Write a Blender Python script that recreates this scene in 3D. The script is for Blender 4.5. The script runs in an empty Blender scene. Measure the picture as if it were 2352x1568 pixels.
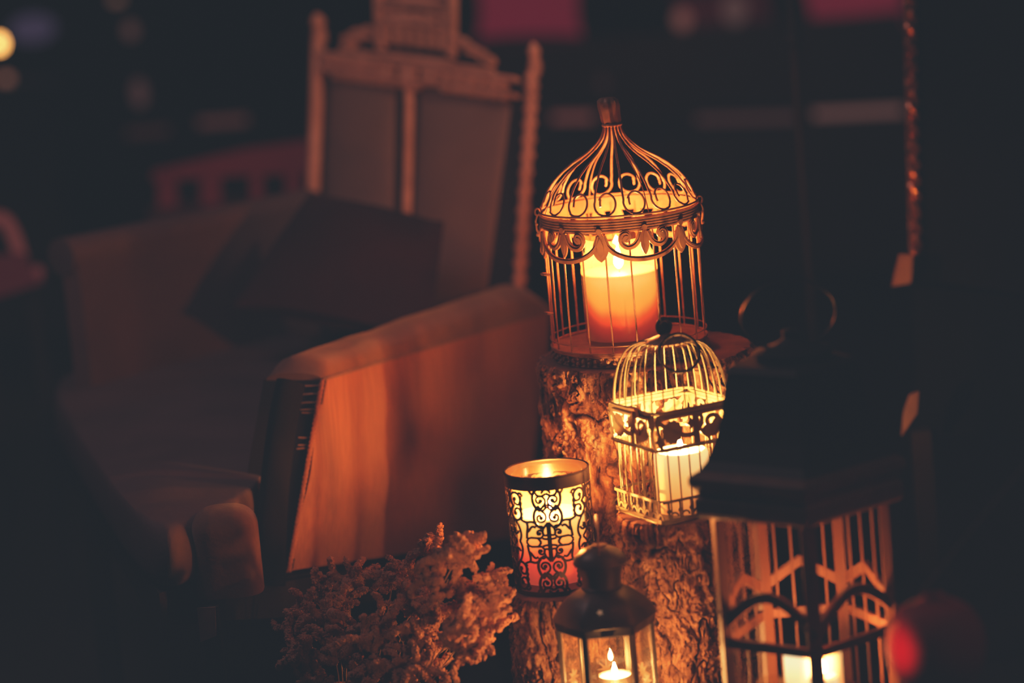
import bpy, math, random
from mathutils import Vector, Matrix, noise
random.seed(7)
PI = math.pi
sc = bpy.context.scene
col = sc.collection
# ------------------------------------------------------------------ camera frame (shared by the placement helpers)
LENS = 110.0
F = 2352 * LENS / 36.0
CAM = Vector((0, 0, 1.40))
PITCH, ROLL = math.radians(10.5), math.radians(5.0)
_f = Vector((0, math.cos(PITCH), -math.sin(PITCH)))
_r = Vector((1, 0, 0))
_u = _r.cross(_f)
CR = _r * math.cos(ROLL) - _u * math.sin(ROLL)
CU = _u * math.cos(ROLL) + _r * math.sin(ROLL)
def ray(x, y): return _f + CR * ((x - 1176) / F) + CU * ((784 - y) / F)
def P(x, y, D): return CAM + ray(x, y) * D
def Zp(x, y, z):
    r = ray(x, y); return CAM + r * ((z - CAM.z) / r.z)
class Plane:
    def __init__(s, a, b, c):
        s.o = a; s.n = (b - a).cross(c - a).normalized()
        if s.n.dot(_f) > 0: s.n.negate()          # normal faces the viewer's side
    def hit(s, x, y, off=0.0):
        r = ray(x, y); return CAM + r * ((s.o - CAM).dot(s.n) / r.dot(s.n)) + s.n * off
# ------------------------------------------------------------------ mesh builder
class MB:
    def __init__(s): s.v = []; s.f = []
    def add(s, vs, fs):
        b = len(s.v); s.v += [Vector(v) for v in vs]; s.f += [tuple(i + b for i in f) for f in fs]; return s
    def box(s, c, h, rot=None):
        c = Vector(c); vs = []
        for sx in (-1, 1):
            for sy in (-1, 1):
                for sz in (-1, 1):
                    p = Vector((sx * h[0], sy * h[1], sz * h[2]))
                    if rot is not None: p = rot @ p
                    vs.append(c + p)
        return s.add(vs, [(0, 1, 3, 2), (4, 6, 7, 5), (0, 4, 5, 1), (2, 3, 7, 6), (0, 2, 6, 4), (1, 5, 7, 3)])
    def sweep(s, pts, sec, closed=False, radii=None, up=None):
        """sec: list of (a,b) offsets in the moving frame"""
        pts = [Vector(p) for p in pts]; n = len(pts); m = len(sec)
        T = []
        for i in range(n):
            if closed: t = pts[(i + 1) % n] - pts[i - 1]
            else: t = pts[min(i + 1, n - 1)] - pts[max(i - 1, 0)]
            T.append(t.normalized() if t.length > 1e-9 else Vector((0, 0, 1)))
        N = Vector(up) if up else (Vector((0, 0, 1)) if abs(T[0].z) < .9 else Vector((1, 0, 0)))
        vs = []
        for i in range(n):
            N = (N - T[i] * N.dot(T[i]))
            if N.length < 1e-6: N = T[i].orthogonal()
            N.normalize(); B = T[i].cross(N)
            k = radii[i] if radii else 1.0
            for a, b in sec: vs.append(pts[i] + (N * a + B * b) * k)
        fs = []
        for i in range(n if closed else n - 1):
            j = (i + 1) % n
            for k in range(m):
                l = (k + 1) % m
                fs.append((i * m + k, i * m + l, j * m + l, j * m + k))
        if not closed:
            fs.append(tuple(range(m))[::-1]); fs.append(tuple((n - 1) * m + k for k in range(m)))
        return s.add(vs, fs)
    def tube(s, pts, r, n=8, closed=False, radii=None):
        return s.sweep(pts, [(r * math.cos(2 * PI * k / n), r * math.sin(2 * PI * k / n)) for k in range(n)], closed, radii)
    def lathe(s, prof, n=48, c=(0, 0, 0), cap0=False, cap1=False, closed=False, wob=None, a0=0.0):
        vs = []; m = len(prof); c = Vector(c)
        for i, (r, z) in enumerate(prof):
            for k in range(n):
                a = a0 + 2 * PI * k / n; rr = r * (wob(a, z) if wob else 1)
                vs.append(c + Vector((rr * math.cos(a), rr * math.sin(a), z)))
        fs = []
        for i in range(m if closed else m - 1):
            j = (i + 1) % m
            for k in range(n):
                l = (k + 1) % n
                fs.append((i * n + k, i * n + l, j * n + l, j * n + k))
        if cap0: fs.append(tuple(range(n))[::-1])
        if cap1: fs.append(tuple((m - 1) * n + k for k in range(n)))
        return s.add(vs, fs)
    def prism(s, poly, d):
        """extrude a flat polygon (3-D points) along d"""
        d = Vector(d); n = len(poly); poly = [Vector(p) for p in poly]
        vs = poly + [p + d for p in poly]
        fs = [tuple(range(n)), tuple(range(n, 2 * n))[::-1]] + [(i, i + n, (i + 1) % n + n, (i + 1) % n) for i in range(n)]
        return s.add(vs, fs)
    def grid(s, fn, nu, nv, wrapu=False):
        vs = [fn(i / nu, j / nv) for j in range(nv + 1) for i in range(nu + (0 if wrapu else 1))]
        w = nu if wrapu else nu + 1; fs = []
        for j in range(nv):
            for i in range(nu):
                k = (i + 1) % w
                fs.append((j * w + i, j * w + k, (j + 1) * w + k, (j + 1) * w + i))
        return s.add(vs, fs)
    def ico(s, c, r, sub=1, nz=0.0, fr=60, sc3=(1, 1, 1)):
        vs, fs = ICO[sub]; c = Vector(c); out = []
        for v in vs:
            k = 1 + (nz * noise.noise((v * r + c) * fr) if nz else 0)
            out.append(c + Vector((v.x * sc3[0], v.y * sc3[1], v.z * sc3[2])) * r * k)
        return s.add(out, fs)
    def stroke(s, pts, w, mp, t, closed=False, taper=None):
        """flat cut-out strip: pts in 2-D, mp(u,v,depth)->3-D"""
        n = len(pts); vs = []
        for i in range(n):
            if closed: a, b = pts[i - 1], pts[(i + 1) % n]
            else: a, b = pts[max(i - 1, 0)], pts[min(i + 1, n - 1)]
            dx, dy = b[0] - a[0], b[1] - a[1]; L = math.hypot(dx, dy) or 1e-9
            nx, ny = -dy / L, dx / L; k = w / 2 * (taper(i / (n - 1)) if taper else 1)
            x, y = pts[i]
            vs += [mp(x + nx * k, y + ny * k, 0), mp(x + nx * k, y + ny * k, t), mp(x - nx * k, y - ny * k, t), mp(x - nx * k, y - ny * k, 0)]
        fs = []
        for i in range(n if closed else n - 1):
            j = (i + 1) % n
            for k in range(4):
                l = (k + 1) % 4; fs.append((i * 4 + k, j * 4 + k, j * 4 + l, i * 4 + l))
        if not closed: fs += [(0, 1, 2, 3), ((n - 1) * 4 + 3, (n - 1) * 4 + 2, (n - 1) * 4 + 1, (n - 1) * 4)]
        return s.add(vs, fs)
    def blob(s, poly, mp, t):
        n = len(poly); vs = [mp(x, y, 0) for x, y in poly] + [mp(x, y, t) for x, y in poly]
        cx = sum(p[0] for p in poly) / n; cy = sum(p[1] for p in poly) / n
        vs += [mp(cx, cy, 0), mp(cx, cy, t)]
        fs = []
        for i in range(n):
            j = (i + 1) % n; fs += [(i, j, j + n, i + n), (i, 2 * n, j), (i + n, j + n, 2 * n + 1)]
        return s.add(vs, fs)
    def build(s, name, mat, parent=None, smooth=True, off=None, bevel=0):
        me = bpy.data.meshes.new(name)
        o0 = Vector(off) if off is not None else Vector((0, 0, 0))
        me.from_pydata([v - o0 for v in s.v], [], s.f)
        import bmesh
        bm = bmesh.new(); bm.from_mesh(me); bmesh.ops.recalc_face_normals(bm, faces=bm.faces); bm.to_mesh(me); bm.free()
        if smooth: me.shade_smooth()
        me.materials.append(mat)
        o = bpy.data.objects.new(name, me); col.objects.link(o)
        if parent is not None: o.parent = parent
        if bevel:
            b = o.modifiers.new('bevel', 'BEVEL'); b.width = bevel; b.segments = 2; b.limit_method = 'ANGLE'
        if smooth:
            try: me.set_sharp_from_angle(angle=math.radians(40))
            except Exception: pass
        return o
def _ico(sub):
    import bmesh
    bm = bmesh.new(); bmesh.ops.create_icosphere(bm, subdivisions=sub, radius=1)
    r = ([v.co.copy() for v in bm.verts], [tuple(v.index for v in f.verts) for f in bm.faces]); bm.free(); return r
ICO = {k: _ico(k) for k in (1, 2, 3)}
def arc(cx, cy, r, a0, a1, n=16, ry=None):
    ry = ry or r
    return [(cx + r * math.cos(math.radians(a0 + (a1 - a0) * i / n)), cy + ry * math.sin(math.radians(a0 + (a1 - a0) * i / n))) for i in range(n + 1)]
def spiral(cx, cy, r0, r1, a0, a1, n=26):
    return [(cx + (r0 + (r1 - r0) * i / n) * math.cos(math.radians(a0 + (a1 - a0) * i / n)), cy + (r0 + (r1 - r0) * i / n) * math.sin(math.radians(a0 + (a1 - a0) * i / n))) for i in range(n + 1)]
def circ(cx, cy, r, n=12): return [(cx + r * math.cos(2 * PI * i / n), cy + r * math.sin(2 * PI * i / n)) for i in range(n)]
def smooth2(pts, it=2):
    for _ in range(it):
        q = [pts[0]]
        for a, b in zip(pts, pts[1:]):
            q.append(tuple(.75 * x + .25 * y for x, y in zip(a, b))); q.append(tuple(.25 * x + .75 * y for x, y in zip(a, b)))
        q.append(pts[-1]); pts = q
    return pts
def thing(name, label, cat, loc=(0, 0, 0), rotz=0.0, group=None):
    o = bpy.data.objects.new(name, None); col.objects.link(o); o.empty_display_size = .05
    o.location = loc; o.rotation_euler = (0, 0, rotz); o['label'] = label; o['category'] = cat
    if group: o['group'] = group
    return o
def tag(o, label, cat, group=None):
    o['label'] = label; o['category'] = cat
    if group: o['group'] = group
    return o
def smoothstep(a, b, x):
    t = max(0, min(1, (x - a) / (b - a))); return t * t * (3 - 2 * t)
# ------------------------------------------------------------------ materials
def nodes(m):
    m.use_nodes = True; return m.node_tree, m.node_tree.nodes, m.node_tree.links
def mat(name, c, rough=.6, metal=0.0, spec=.5, var=0.0, vscale=30, bump=0.0, bscale=120, stretch=(1, 1, 1), c2=None, sheen=0, em=None, ems=0.0):
    m = bpy.data.materials.new(name); nt, N, L = nodes(m); b = N['Principled BSDF']
    b.inputs['Roughness'].default_value = rough; b.inputs['Metallic'].default_value = metal
    b.inputs['Specular IOR Level'].default_value = spec
    b.inputs['Base Color'].default_value = (*c, 1)
    if sheen: b.inputs['Sheen Weight'].default_value = sheen
    if em: b.inputs['Emission Color'].default_value = (*em, 1); b.inputs['Emission Strength'].default_value = ems
    tc = N.new('ShaderNodeTexCoord'); mp = N.new('ShaderNodeMapping'); mp.inputs['Scale'].default_value = stretch
    L.new(tc.outputs['Object'], mp.inputs['Vector'])
    if var or c2:
        n = N.new('ShaderNodeTexNoise'); n.inputs['Scale'].default_value = vscale; n.inputs['Detail'].default_value = 5
        L.new(mp.outputs[0], n.inputs['Vector'])
        r = N.new('ShaderNodeValToRGB'); d = c2 or tuple(x * (1 - var) for x in c)
        r.color_ramp.elements[0].position = .35; r.color_ramp.elements[1].position = .65
        r.color_ramp.elements[0].color = (*d, 1); r.color_ramp.elements[1].color = (*c, 1)
        L.new(n.outputs['Fac'], r.inputs[0]); L.new(r.outputs[0], b.inputs['Base Color'])
    if bump:
        n = N.new('ShaderNodeTexNoise'); n.inputs['Scale'].default_value = bscale; n.inputs['Detail'].default_value = 4
        L.new(mp.outputs[0], n.inputs['Vector'])
        bp = N.new('ShaderNodeBump'); bp.inputs['Strength'].default_value = bump; bp.inputs['Distance'].default_value = .002
        L.new(n.outputs['Fac'], bp.inputs['Height']); L.new(bp.outputs[0], b.inputs['Normal'])
    return m
def flame_mat(name, strength, c0=(1, .30, .07), c1=(1, .72, .38)):
    m = bpy.data.materials.new(name); nt, N, L = nodes(m); N.remove(N['Principled BSDF'])
    e = N.new('ShaderNodeEmission'); e.inputs['Color'].default_value = (*c0, 1); e.inputs['Strength'].default_value = strength
    L.new(e.outputs[0], N['Material Output'].inputs[0]); return m
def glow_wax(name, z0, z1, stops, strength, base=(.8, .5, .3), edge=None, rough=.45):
    """wax with its flame light painted in: an emission ramp that dies away down the candle"""
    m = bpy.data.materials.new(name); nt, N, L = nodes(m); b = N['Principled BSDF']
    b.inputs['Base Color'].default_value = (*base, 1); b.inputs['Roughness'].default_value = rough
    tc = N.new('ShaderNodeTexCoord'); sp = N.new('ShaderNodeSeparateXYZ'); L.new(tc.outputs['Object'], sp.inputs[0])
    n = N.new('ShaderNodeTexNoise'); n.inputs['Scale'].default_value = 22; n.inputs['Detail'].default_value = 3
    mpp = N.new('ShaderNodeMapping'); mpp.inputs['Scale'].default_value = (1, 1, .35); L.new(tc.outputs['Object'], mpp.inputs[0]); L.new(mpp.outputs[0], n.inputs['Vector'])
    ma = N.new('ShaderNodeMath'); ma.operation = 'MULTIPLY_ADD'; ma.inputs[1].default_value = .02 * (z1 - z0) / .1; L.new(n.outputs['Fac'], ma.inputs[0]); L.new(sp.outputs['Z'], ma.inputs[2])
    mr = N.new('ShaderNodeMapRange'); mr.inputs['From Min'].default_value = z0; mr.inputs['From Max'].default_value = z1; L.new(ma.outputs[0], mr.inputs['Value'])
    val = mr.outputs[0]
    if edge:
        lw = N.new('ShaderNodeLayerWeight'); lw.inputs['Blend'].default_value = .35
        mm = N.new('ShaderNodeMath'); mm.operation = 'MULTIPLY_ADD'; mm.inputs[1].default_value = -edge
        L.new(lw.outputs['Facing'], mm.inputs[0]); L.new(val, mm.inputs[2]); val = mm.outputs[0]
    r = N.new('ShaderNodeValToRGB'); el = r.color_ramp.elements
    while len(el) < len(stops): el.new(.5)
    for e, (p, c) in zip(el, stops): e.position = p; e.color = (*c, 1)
    L.new(val, r.inputs[0]); L.new(r.outputs[0], b.inputs['Emission Color']); b.inputs['Emission Strength'].default_value = strength  # emission ramp stands in for flame light inside the wax
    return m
def glass(name, tint=(1, 1, 1), refl=1.0, rough=.05, dirt=0.0, dc=(.6, .4, .25)):
    m = bpy.data.materials.new(name); nt, N, L = nodes(m); N.remove(N['Principled BSDF'])
    t = N.new('ShaderNodeBsdfTransparent'); t.inputs[0].default_value = (*tint, 1)
    g = N.new('ShaderNodeBsdfGlossy'); g.inputs['Roughness'].default_value = rough
    fr = N.new('ShaderNodeLayerWeight'); fr.inputs['Blend'].default_value = .5
    pw = N.new('ShaderNodeMath'); pw.operation = 'POWER'; pw.inputs[1].default_value = 5; L.new(fr.outputs['Facing'], pw.inputs[0])
    mu = N.new('ShaderNodeMath'); mu.operation = 'MULTIPLY_ADD'; mu.inputs[1].default_value = .6 * refl; mu.inputs[2].default_value = .04 * refl; L.new(pw.outputs[0], mu.inputs[0])
    x = N.new('ShaderNodeMixShader'); L.new(mu.outputs[0], x.inputs[0]); L.new(t.outputs[0], x.inputs[1]); L.new(g.outputs[0], x.inputs[2])
    out = x
    if dirt:
        d = N.new('ShaderNodeBsdfTranslucent'); d.inputs[0].default_value = (*dc, 1)
        y = N.new('ShaderNodeMixShader'); y.inputs[0].default_value = dirt
        L.new(x.outputs[0], y.inputs[1]); L.new(d.outputs[0], y.inputs[2]); out = y
    L.new(out.outputs[0], N['Material Output'].inputs[0]); return m
def bark_mat(name, dark=(.06, .025, .014), mid=(.40, .19, .10), light=(.90, .54, .32)):
    m = bpy.data.materials.new(name); nt, N, L = nodes(m); b = N['Principled BSDF']; b.inputs['Roughness'].default_value = .8
    b.inputs['Specular IOR Level'].default_value = .25
    tc = N.new('ShaderNodeTexCoord'); mp = N.new('ShaderNodeMapping'); mp.inputs['Scale'].default_value = (1, 1, .45); L.new(tc.outputs['Object'], mp.inputs[0])
    n = N.new('ShaderNodeTexNoise'); n.inputs['Scale'].default_value = 38; n.inputs['Detail'].default_value = 8; n.inputs['Roughness'].default_value = .68; n.inputs['Distortion'].default_value = .8
    L.new(mp.outputs[0], n.inputs['Vector'])
    r = N.new('ShaderNodeValToRGB'); e = r.color_ramp.elements; e[0].position = .36; e[0].color = (*dark, 1); e[1].position = .66; e[1].color = (*light, 1)
    q = e.new(.5); q.color = (*mid, 1); L.new(n.outputs['Fac'], r.inputs[0])
    at = N.new('ShaderNodeAttribute'); at.attribute_name = 'crack'
    mx = N.new('ShaderNodeMix'); mx.data_type = 'RGBA'; mx.blend_type = 'MULTIPLY'; mx.inputs['Factor'].default_value = 1
    r2 = N.new('ShaderNodeValToRGB'); r2.color_ramp.elements[0].color = (.06, .03, .02, 1); r2.color_ramp.elements[1].position = .60
    L.new(at.outputs['Fac'], r2.inputs[0]); L.new(r.outputs[0], mx.inputs['A']); L.new(r2.outputs[0], mx.inputs['B']); L.new(mx.outputs['Result'], b.inputs['Base Color'])
    n2 = N.new('ShaderNodeTexNoise'); n2.inputs['Scale'].default_value = 230; n2.inputs['Detail'].default_value = 8; n2.inputs['Roughness'].default_value = .7; n2.inputs['Distortion'].default_value = 1.2
    L.new(mp.outputs[0], n2.inputs['Vector']); bp = N.new('ShaderNodeBump'); bp.inputs['Strength'].default_value = 1.0; bp.inputs['Distance'].default_value = .005
    L.new(n2.outputs['Fac'], bp.inputs['Height']); L.new(bp.outputs[0], b.inputs['Normal'])
    return m
M_cage = mat('aged bronze paint', (.42, .23, .13), .45, .15, c2=(.28, .14, .085), vscale=60, bump=.25, bscale=200)
M_cream = mat('cream enamel metal', (.24, .22, .13), .4, .0, c2=(.18, .15, .08), vscale=50, bump=.15, bscale=180)
M_sleeve = mat('dark pierced metal', (.05, .034, .025), .38, .7, bump=.1, bscale=90)
M_tin = mat('grey green painted tin', (.15, .13, .11), .42, .45, c2=(.10, .085, .07), vscale=25, bump=.1, bscale=60)
M_brown = mat('dark brown lantern wood', (.32, .15, .08), .5, .0, c2=(.20, .09, .05), vscale=30, bump=.3, bscale=60, stretch=(1, 1, .2))
M_black = mat('blackened roof metal', (.022, .018, .018), .55, .2)
M_bark = bark_mat('pine bark')
M_cut = mat('sawn log end', (.28, .13, .08), .75, c2=(.16, .07, .045), vscale=18, bump=.5, bscale=60)
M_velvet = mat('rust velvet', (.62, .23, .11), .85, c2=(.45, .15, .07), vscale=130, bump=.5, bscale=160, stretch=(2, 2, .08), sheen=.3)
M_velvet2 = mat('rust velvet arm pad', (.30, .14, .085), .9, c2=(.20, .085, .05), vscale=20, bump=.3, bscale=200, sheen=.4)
M_seat = mat('dusty taupe seat velvet', (.17, .115, .12), .95, c2=(.13, .09, .095), vscale=8, bump=.3, bscale=120, spec=.1)
M_darkwood = mat('black stained wood', (.03, .02, .018), .4, bump=.15, bscale=50)
M_carve = mat('carved pale wood', (.85, .50, .36), .6, c2=(.6, .32, .22), vscale=25)
M_matte = mat('matte black cloth', (.010, .007, .007), .95, spec=.1, bump=.2, bscale=80)
M_linen = mat('stone linen upholstery', (.26, .18, .16), .9, c2=(.22, .15, .13), vscale=10, bump=.3, bscale=200)
M_redcush = mat('deep red cotton', (.055, .010, .014), .9, var=.3, vscale=12, bump=.3, bscale=160)
M_thread = mat('pale thread', (.5, .3, .22), .8)
M_flower = mat('dried tan blossom', (.72, .36, .21), .95, c2=(.42, .19, .11), vscale=70, bump=.9, bscale=350)
M_stem = mat('dry straw stem', (.40, .25, .15), .8)
M_wick = mat('burnt wick', (.02, .01, .01), .9)
M_glass = glass('clear glass', (1, .97, .93), 1.0)
M_pane = glass('lantern pane', (.98, .95, .9), 1.5, .04, .015, (.8, .55, .35))
M_frost = glass('etched star', (.6, .55, .5), 1, .3, .85, (1, .9, .8))
M_jar = glass('candle jar glass', (1, .82, .7), .7, .06, .10, (1, .6, .3))
M_tumbler = glass('candle tumbler glass', (1, .9, .78), .5, .22, .10, (1, .75, .4))
F_big = flame_mat('flame large', 3200)
F_small = flame_mat('flame bluewhite', 16000, (1, .34, .085))
F_fil = flame_mat('flame in tumbler', 21000)
F_tea = flame_mat('flame tealight', 2600, (1, .38, .11))
F_lan = flame_mat('flame pillar', 850, (1, .27, .065))
# ------------------------------------------------------------------ candles
def flame(name, root, z, h, r, m, x=0, y=0):
    prof = [(0.0005, z), (r * .55, z + h * .06), (r * .95, z + h * .2), (r, z + h * .32), (r * .8, z + h * .5), (r * .5, z + h * .7), (r * .22, z + h * .88), (.0003, z + h)]
    return MB().lathe(prof, 16, (x, y, 0), True, True).build('flame', m, root)
def wick(root, z, h=.008, x=0, y=0):
    return MB().tube([(x, y, z - .002), (x + .0005, y, z + h * .6), (x + .0015, y, z + h)], .0008, 6).build('wick', M_wick, root)
# ------------------------------------------------------------------ logs
def log(name, px, py, D, R, label, seed, deep=.010, flare=.06, dense=.42, step=.0016, plate=1.0):
    top = P(px, py, D); H = top.z
    root = thing(name, label, 'log', (top.x, top.y, 0), group='bark covered log stumps used as candle stands')
    n = int(2 * PI * R / step)
    zs = []; z = H
    while z > H - dense: zs.append(z); z -= step * 1.15
    while z > 0: zs.append(z); z -= .015
    zs.append(0.0)
    vs = []; cr = []
    sd = Vector((seed * 13.1, seed * 7.7, seed * 3.3))
    dirs = [(math.cos(2 * PI * k / n), math.sin(2 * PI * k / n)) for k in range(n)]
    for z in zs:
        big = 1 + flare * (1 - z / H) ** 1.5
        edge = smoothstep(0, .006, H - z)
        for cx, cy in dirs:
            if True:
                q = Vector((cx * R, cy * R, z))
                w = Vector((noise.noise(q * 28 + sd), noise.noise(q * 28 - sd), noise.noise(q * 16 + sd * 2)))
                p = Vector((q.x * 30, q.y * 30, q.z * 9)) * plate + w * .75 + Vector((.16, .16, 0)) * noise.noise(q * 130 + sd) + sd
                f1 = abs(noise.noise(p)); f2 = abs(noise.noise(p * 2.1 + sd))
                crk = smoothstep(.0, .10, f1) * (.55 + .45 * smoothstep(.0, .10, f2))          # long vertical fissures
                hz = abs(noise.noise(Vector((q.x * 18, q.y * 18, q.z * 42)) * plate + w + sd)); crk *= .72 + .28 * smoothstep(0, .06, hz)
                fr = .5 + .5 * noise.fractal(Vector((q.x * 62, q.y * 62, q.z * 40)) * plate + w * .9 + sd, .75, 2.1, 6)
                st = .5 * fr + .5 * (math.floor(fr * 6) / 6 + smoothstep(.45, 1, (fr * 6) % 1) / 6)                 # flaky terraces
                nn = noise.fractal(Vector((q.x * 140, q.y * 140, q.z * 80)) + sd, .7, 2.1, 4)
                d = max(0, min(1, crk * (.25 + .95 * st)))
            lo = noise.noise(Vector((cx * 1.6, cy * 1.6, z * 3)) + sd) * .035
            r = R * big * (1 + lo) - deep * (1 - d) + .0012 * nn
            r -= .004 * (1 - edge)
            vs.append(Vector((cx * r, cy * r, z))); cr.append(d)
    fs = []
    for i in range(len(zs) - 1):
        for k in range(n):
            l = (k + 1) % n; fs.append((i * n + k, (i + 1) * n + k, (i + 1) * n + l, i * n + l))
    mb = MB(); mb.v = vs; mb.f = fs
    o = mb.build('bark', M_bark, root)
    a = o.data.attributes.new('crack', 'FLOAT', 'POINT'); a.data.foreach_set('value', cr)
    t = MB(); ring = [v.copy() for v in vs[:n]]
    t.v = [Vector((v.x * k, v.y * k, H + (.0 if k > .99 else .0008) + .0008 * noise.noise(v * 60))) for k in (1, .97, .6, .25) for v in ring] + [Vector((0, 0, H))]
    for j in range(3):
        for k in range(n):
            l = (k + 1) % n; t.f.append((j * n + k, j * n + l, (j + 1) * n + l, (j + 1) * n + k))
    for k in range(n): t.f.append((3 * n + k, 3 * n + (k + 1) % n, 4 * n))
    t.build('cut_top', M_cut, root)
    return top
T_big = log('log_stump', 1482, 806, 4.15, .148, 'widest and tallest bark log stump, carrying the large round birdcage', 1, .011)
T_small = log('log_stump', 1552, 1172, 3.90, .079, 'medium bark log stump under the small square birdcage candle lantern', 2, .008, .04, plate=1.7)
T_fil = log('log_stump', 1282, 1352, 3.92, .067, 'narrow low bark log stump under the pierced metal candle holder', 3, .008, .04, plate=1.7)
# ------------------------------------------------------------------ large round birdcage
def on_top(px, py, D, ztop):
    p = P(px, py, D); return Vector((p.x, p.y, ztop))
c = on_top(1447, 800, 4.14, T_big.z + .001)
cage = thing('birdcage', 'large round bronze birdcage with onion dome and scalloped trim', 'birdcage', c, math.radians(-4))
RB, ZB, HR = .103, .016, .186       # radius, floor height, rim height
KZ = 1 / math.cos(math.radians(8.5))
MB().lathe([(.0, 0), (RB * .99, 0), (RB * 1.0, .002), (RB * .97, .004), (RB * .97, ZB - .003), (RB * 1.0, ZB - .001), (RB, ZB + .001), (0, ZB + .001)], 96).build('base_tray', M_cage, cage)
mb = MB()
for k in range(72):
    a = 2 * PI * k / 72
    mb.ico((RB * 1.0 * math.cos(a), RB * 1.0 * math.sin(a), .006 + .003 * (k % 2)), .0032, 1)
    mb.ico((RB * 1.0 * math.cos(a), RB * 1.0 * math.sin(a), .0125 - .002 * (k % 2)), .0022, 1)
mb.build('beaded_edge', M_cage, cage)
MB().tube([(RB * math.cos(2 * PI * k / 72), RB * math.sin(2 * PI * k / 72), ZB + .003) for k in range(72)], .0016, 8, True).build('lower_hoop', M_cage, cage)
MB().tube([(RB * math.cos(2 * PI * k / 72) * 1.004, RB * math.sin(2 * PI * k / 72) * 1.004, ZB + .013) for k in range(72)], .0008, 8, True).build('lower_hoop', M_cage, cage)
for k in range(20):
    a = 2 * PI * (k + .42) / 20
    x, y = RB * .985 * math.cos(a), RB * .985 * math.sin(a)
    MB().tube([(x, y, ZB), (x, y, HR + .002)], .00115, 8).build('upright_wire', M_cage, cage)
# rim band: thin strip with ribs outside
prof = [(RB - .0012, HR - .009), (RB + .0003, HR - .009)]
for i in range(5):
    z = HR - .008 + i * .0034
    prof += [(RB + .0022, z + .0006), (RB + .0022, z + .0022), (RB + .0006, z + .0030)]
prof += [(RB + .0003, HR + .0095), (RB - .0012, HR + .0095)]
MB().lathe(prof, 120, closed=True).build('rim_band', M_cage, cage)
MB().tube([((RB + .0015) * math.cos(2 * PI * k / 90), (RB + .0015) * math.sin(2 * PI * k / 90), HR + .0125) for k in range(90)], .0015, 8, True).build('rim_hoop', M_cage, cage)
# scalloped lace, six repeats
def cyl(R):
    return lambda u, v, t: Vector(((R + t) * math.cos(u / R), (R + t) * math.sin(u / R), v))
mb = MB(); seg = 2 * PI * RB / 6; mpc = cyl(RB + .0005); zt = HR - .008
for k in range(6):
    u0 = -PI / 2 * RB + math.radians(18) * RB + k * seg        # scallop centre
    for dw, tt in ((.0068, .0022), (.0024, .0040)):
        mb.stroke([(u0 + x * seg / 2 * .97, zt - .004 - (.033) * math.sqrt(max(0, 1 - abs(x) ** 2.2))) for x in [i / 14 for i in range(-14, 15)]], dw, mpc, tt)
    leaf = lambda cx, cz, w, h: [(cx + w * math.sin(PI * (i / 12) ** 1.25) ** .75, cz - h * i / 12) for i in range(12)] + [(cx, cz - h)] + [(cx - w * math.sin(PI * (i / 12) ** 1.25) ** .75, cz - h * i / 12) for i in range(11, 0, -1)]
    mb.blob(leaf(u0, zt + .004, .0055, .036), mpc, .0026)
    mb.blob(leaf(u0, zt + .000, .0022, .028), mpc, .0042)
    mb.blob(leaf(u0 + seg / 2, zt + .002, .0105, .040), mpc, .0028)
    mb.blob(leaf(u0 + seg / 2, zt - .006, .0045, .026), mpc, .0046)
    mb.blob(circ(u0 + seg / 2, zt + .002, .004), mpc, .005)
    mb.blob(circ(u0, zt + .004, .0035), mpc, .005)
    for s in (-1, 1):
        pts = smooth2([(u0 + s * .004, zt - .002), (u0 + s * .010, zt - .017), (u0 + s * .022, zt - .022), (u0 + s * .031, zt - .014), (u0 + s * .030, zt - .003), (u0 + s * .022, zt - .001), (u0 + s * .019, zt - .008), (u0 + s * .024, zt - .012)], 3)
        mb.stroke(pts, .0064, mpc, .0026, taper=lambda t: 1.15 - .3 * t)
        mb.stroke(pts, .0014, mpc, .0040)
        mb.blob(circ(u0 + s * .0235, zt - .0095, .0045), mpc, .0036)
mb.build('scalloped_trim', M_cage, cage)
# onion dome: wires that end in curls
dome = [(.0105, .1060), (.0125, .0966), (.0160, .0890), (.0227, .081), (.0320, .073), (.042, .0663), (.057, .0575), (.071, .0475), (.083, .036), (.092, .024), (.0975, .012), (.1010, .004)]
def dome_r(h):
    d = sorted(dome, key=lambda t: t[1])
    if h <= d[0][1]: return .1025
    for (r0, h0), (r1, h1) in zip(d, d[1:]):
        if h <= h1: return r0 + (r1 - r0) * (h - h0) / (h1 - h0)
    return d[-1][0]
ZR = HR + .0135
dome_s = smooth2(dome, 2)
for k in range(16):
    a = 2 * PI * (k + .25) / 16
    mb = MB(); pts = []
    for r, h in dome_s:
        if h < .030: break
        pts.append((0.0, h))
    # curl drawn in unrolled coordinates: down, round the bottom, up and inward
    curl = [(.0, .026), (.001, .018)] + [(x, y) for x, y in spiral(.0155, .0158, .0155, .0152, 180, 290, 10)] + [(x, y) for x, y in spiral(.0155, .0158, .0150, .0095, 300, 520, 20)] + [(.0085, .0225), (.0078, .0155), (.0088, .0115)]
    curl = [(u, v) for u, v in curl]
    pts += smooth2(curl, 1)
    p3 = []
    for u, h in pts:
        r = dome_r(max(h, .001)); aa = a + u / .1
        p3.append((r * math.cos(aa), r * math.sin(aa), ZR + h * 1.0))
    mb.tube(p3, .00145, 8)
    mb.build('dome_wire', M_cage, cage)
    if k % 4 == 1:
        a2 = a - .08
        MB().tube([(dome_r(h) * math.cos(a2), dome_r(h) * math.sin(a2), ZR + h) for h in [.0 + .008 * i for i in range(14)]], .0007, 6).build('dome_wire', M_cage, cage)
MB().tube([(.0115 * math.cos(2 * PI * k / 24), .0115 * math.sin(2 * PI * k / 24), ZR + .105) for k in range(24)], .0022, 8, True).build('neck_ring', M_cage, cage)
mb = MB()
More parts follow.
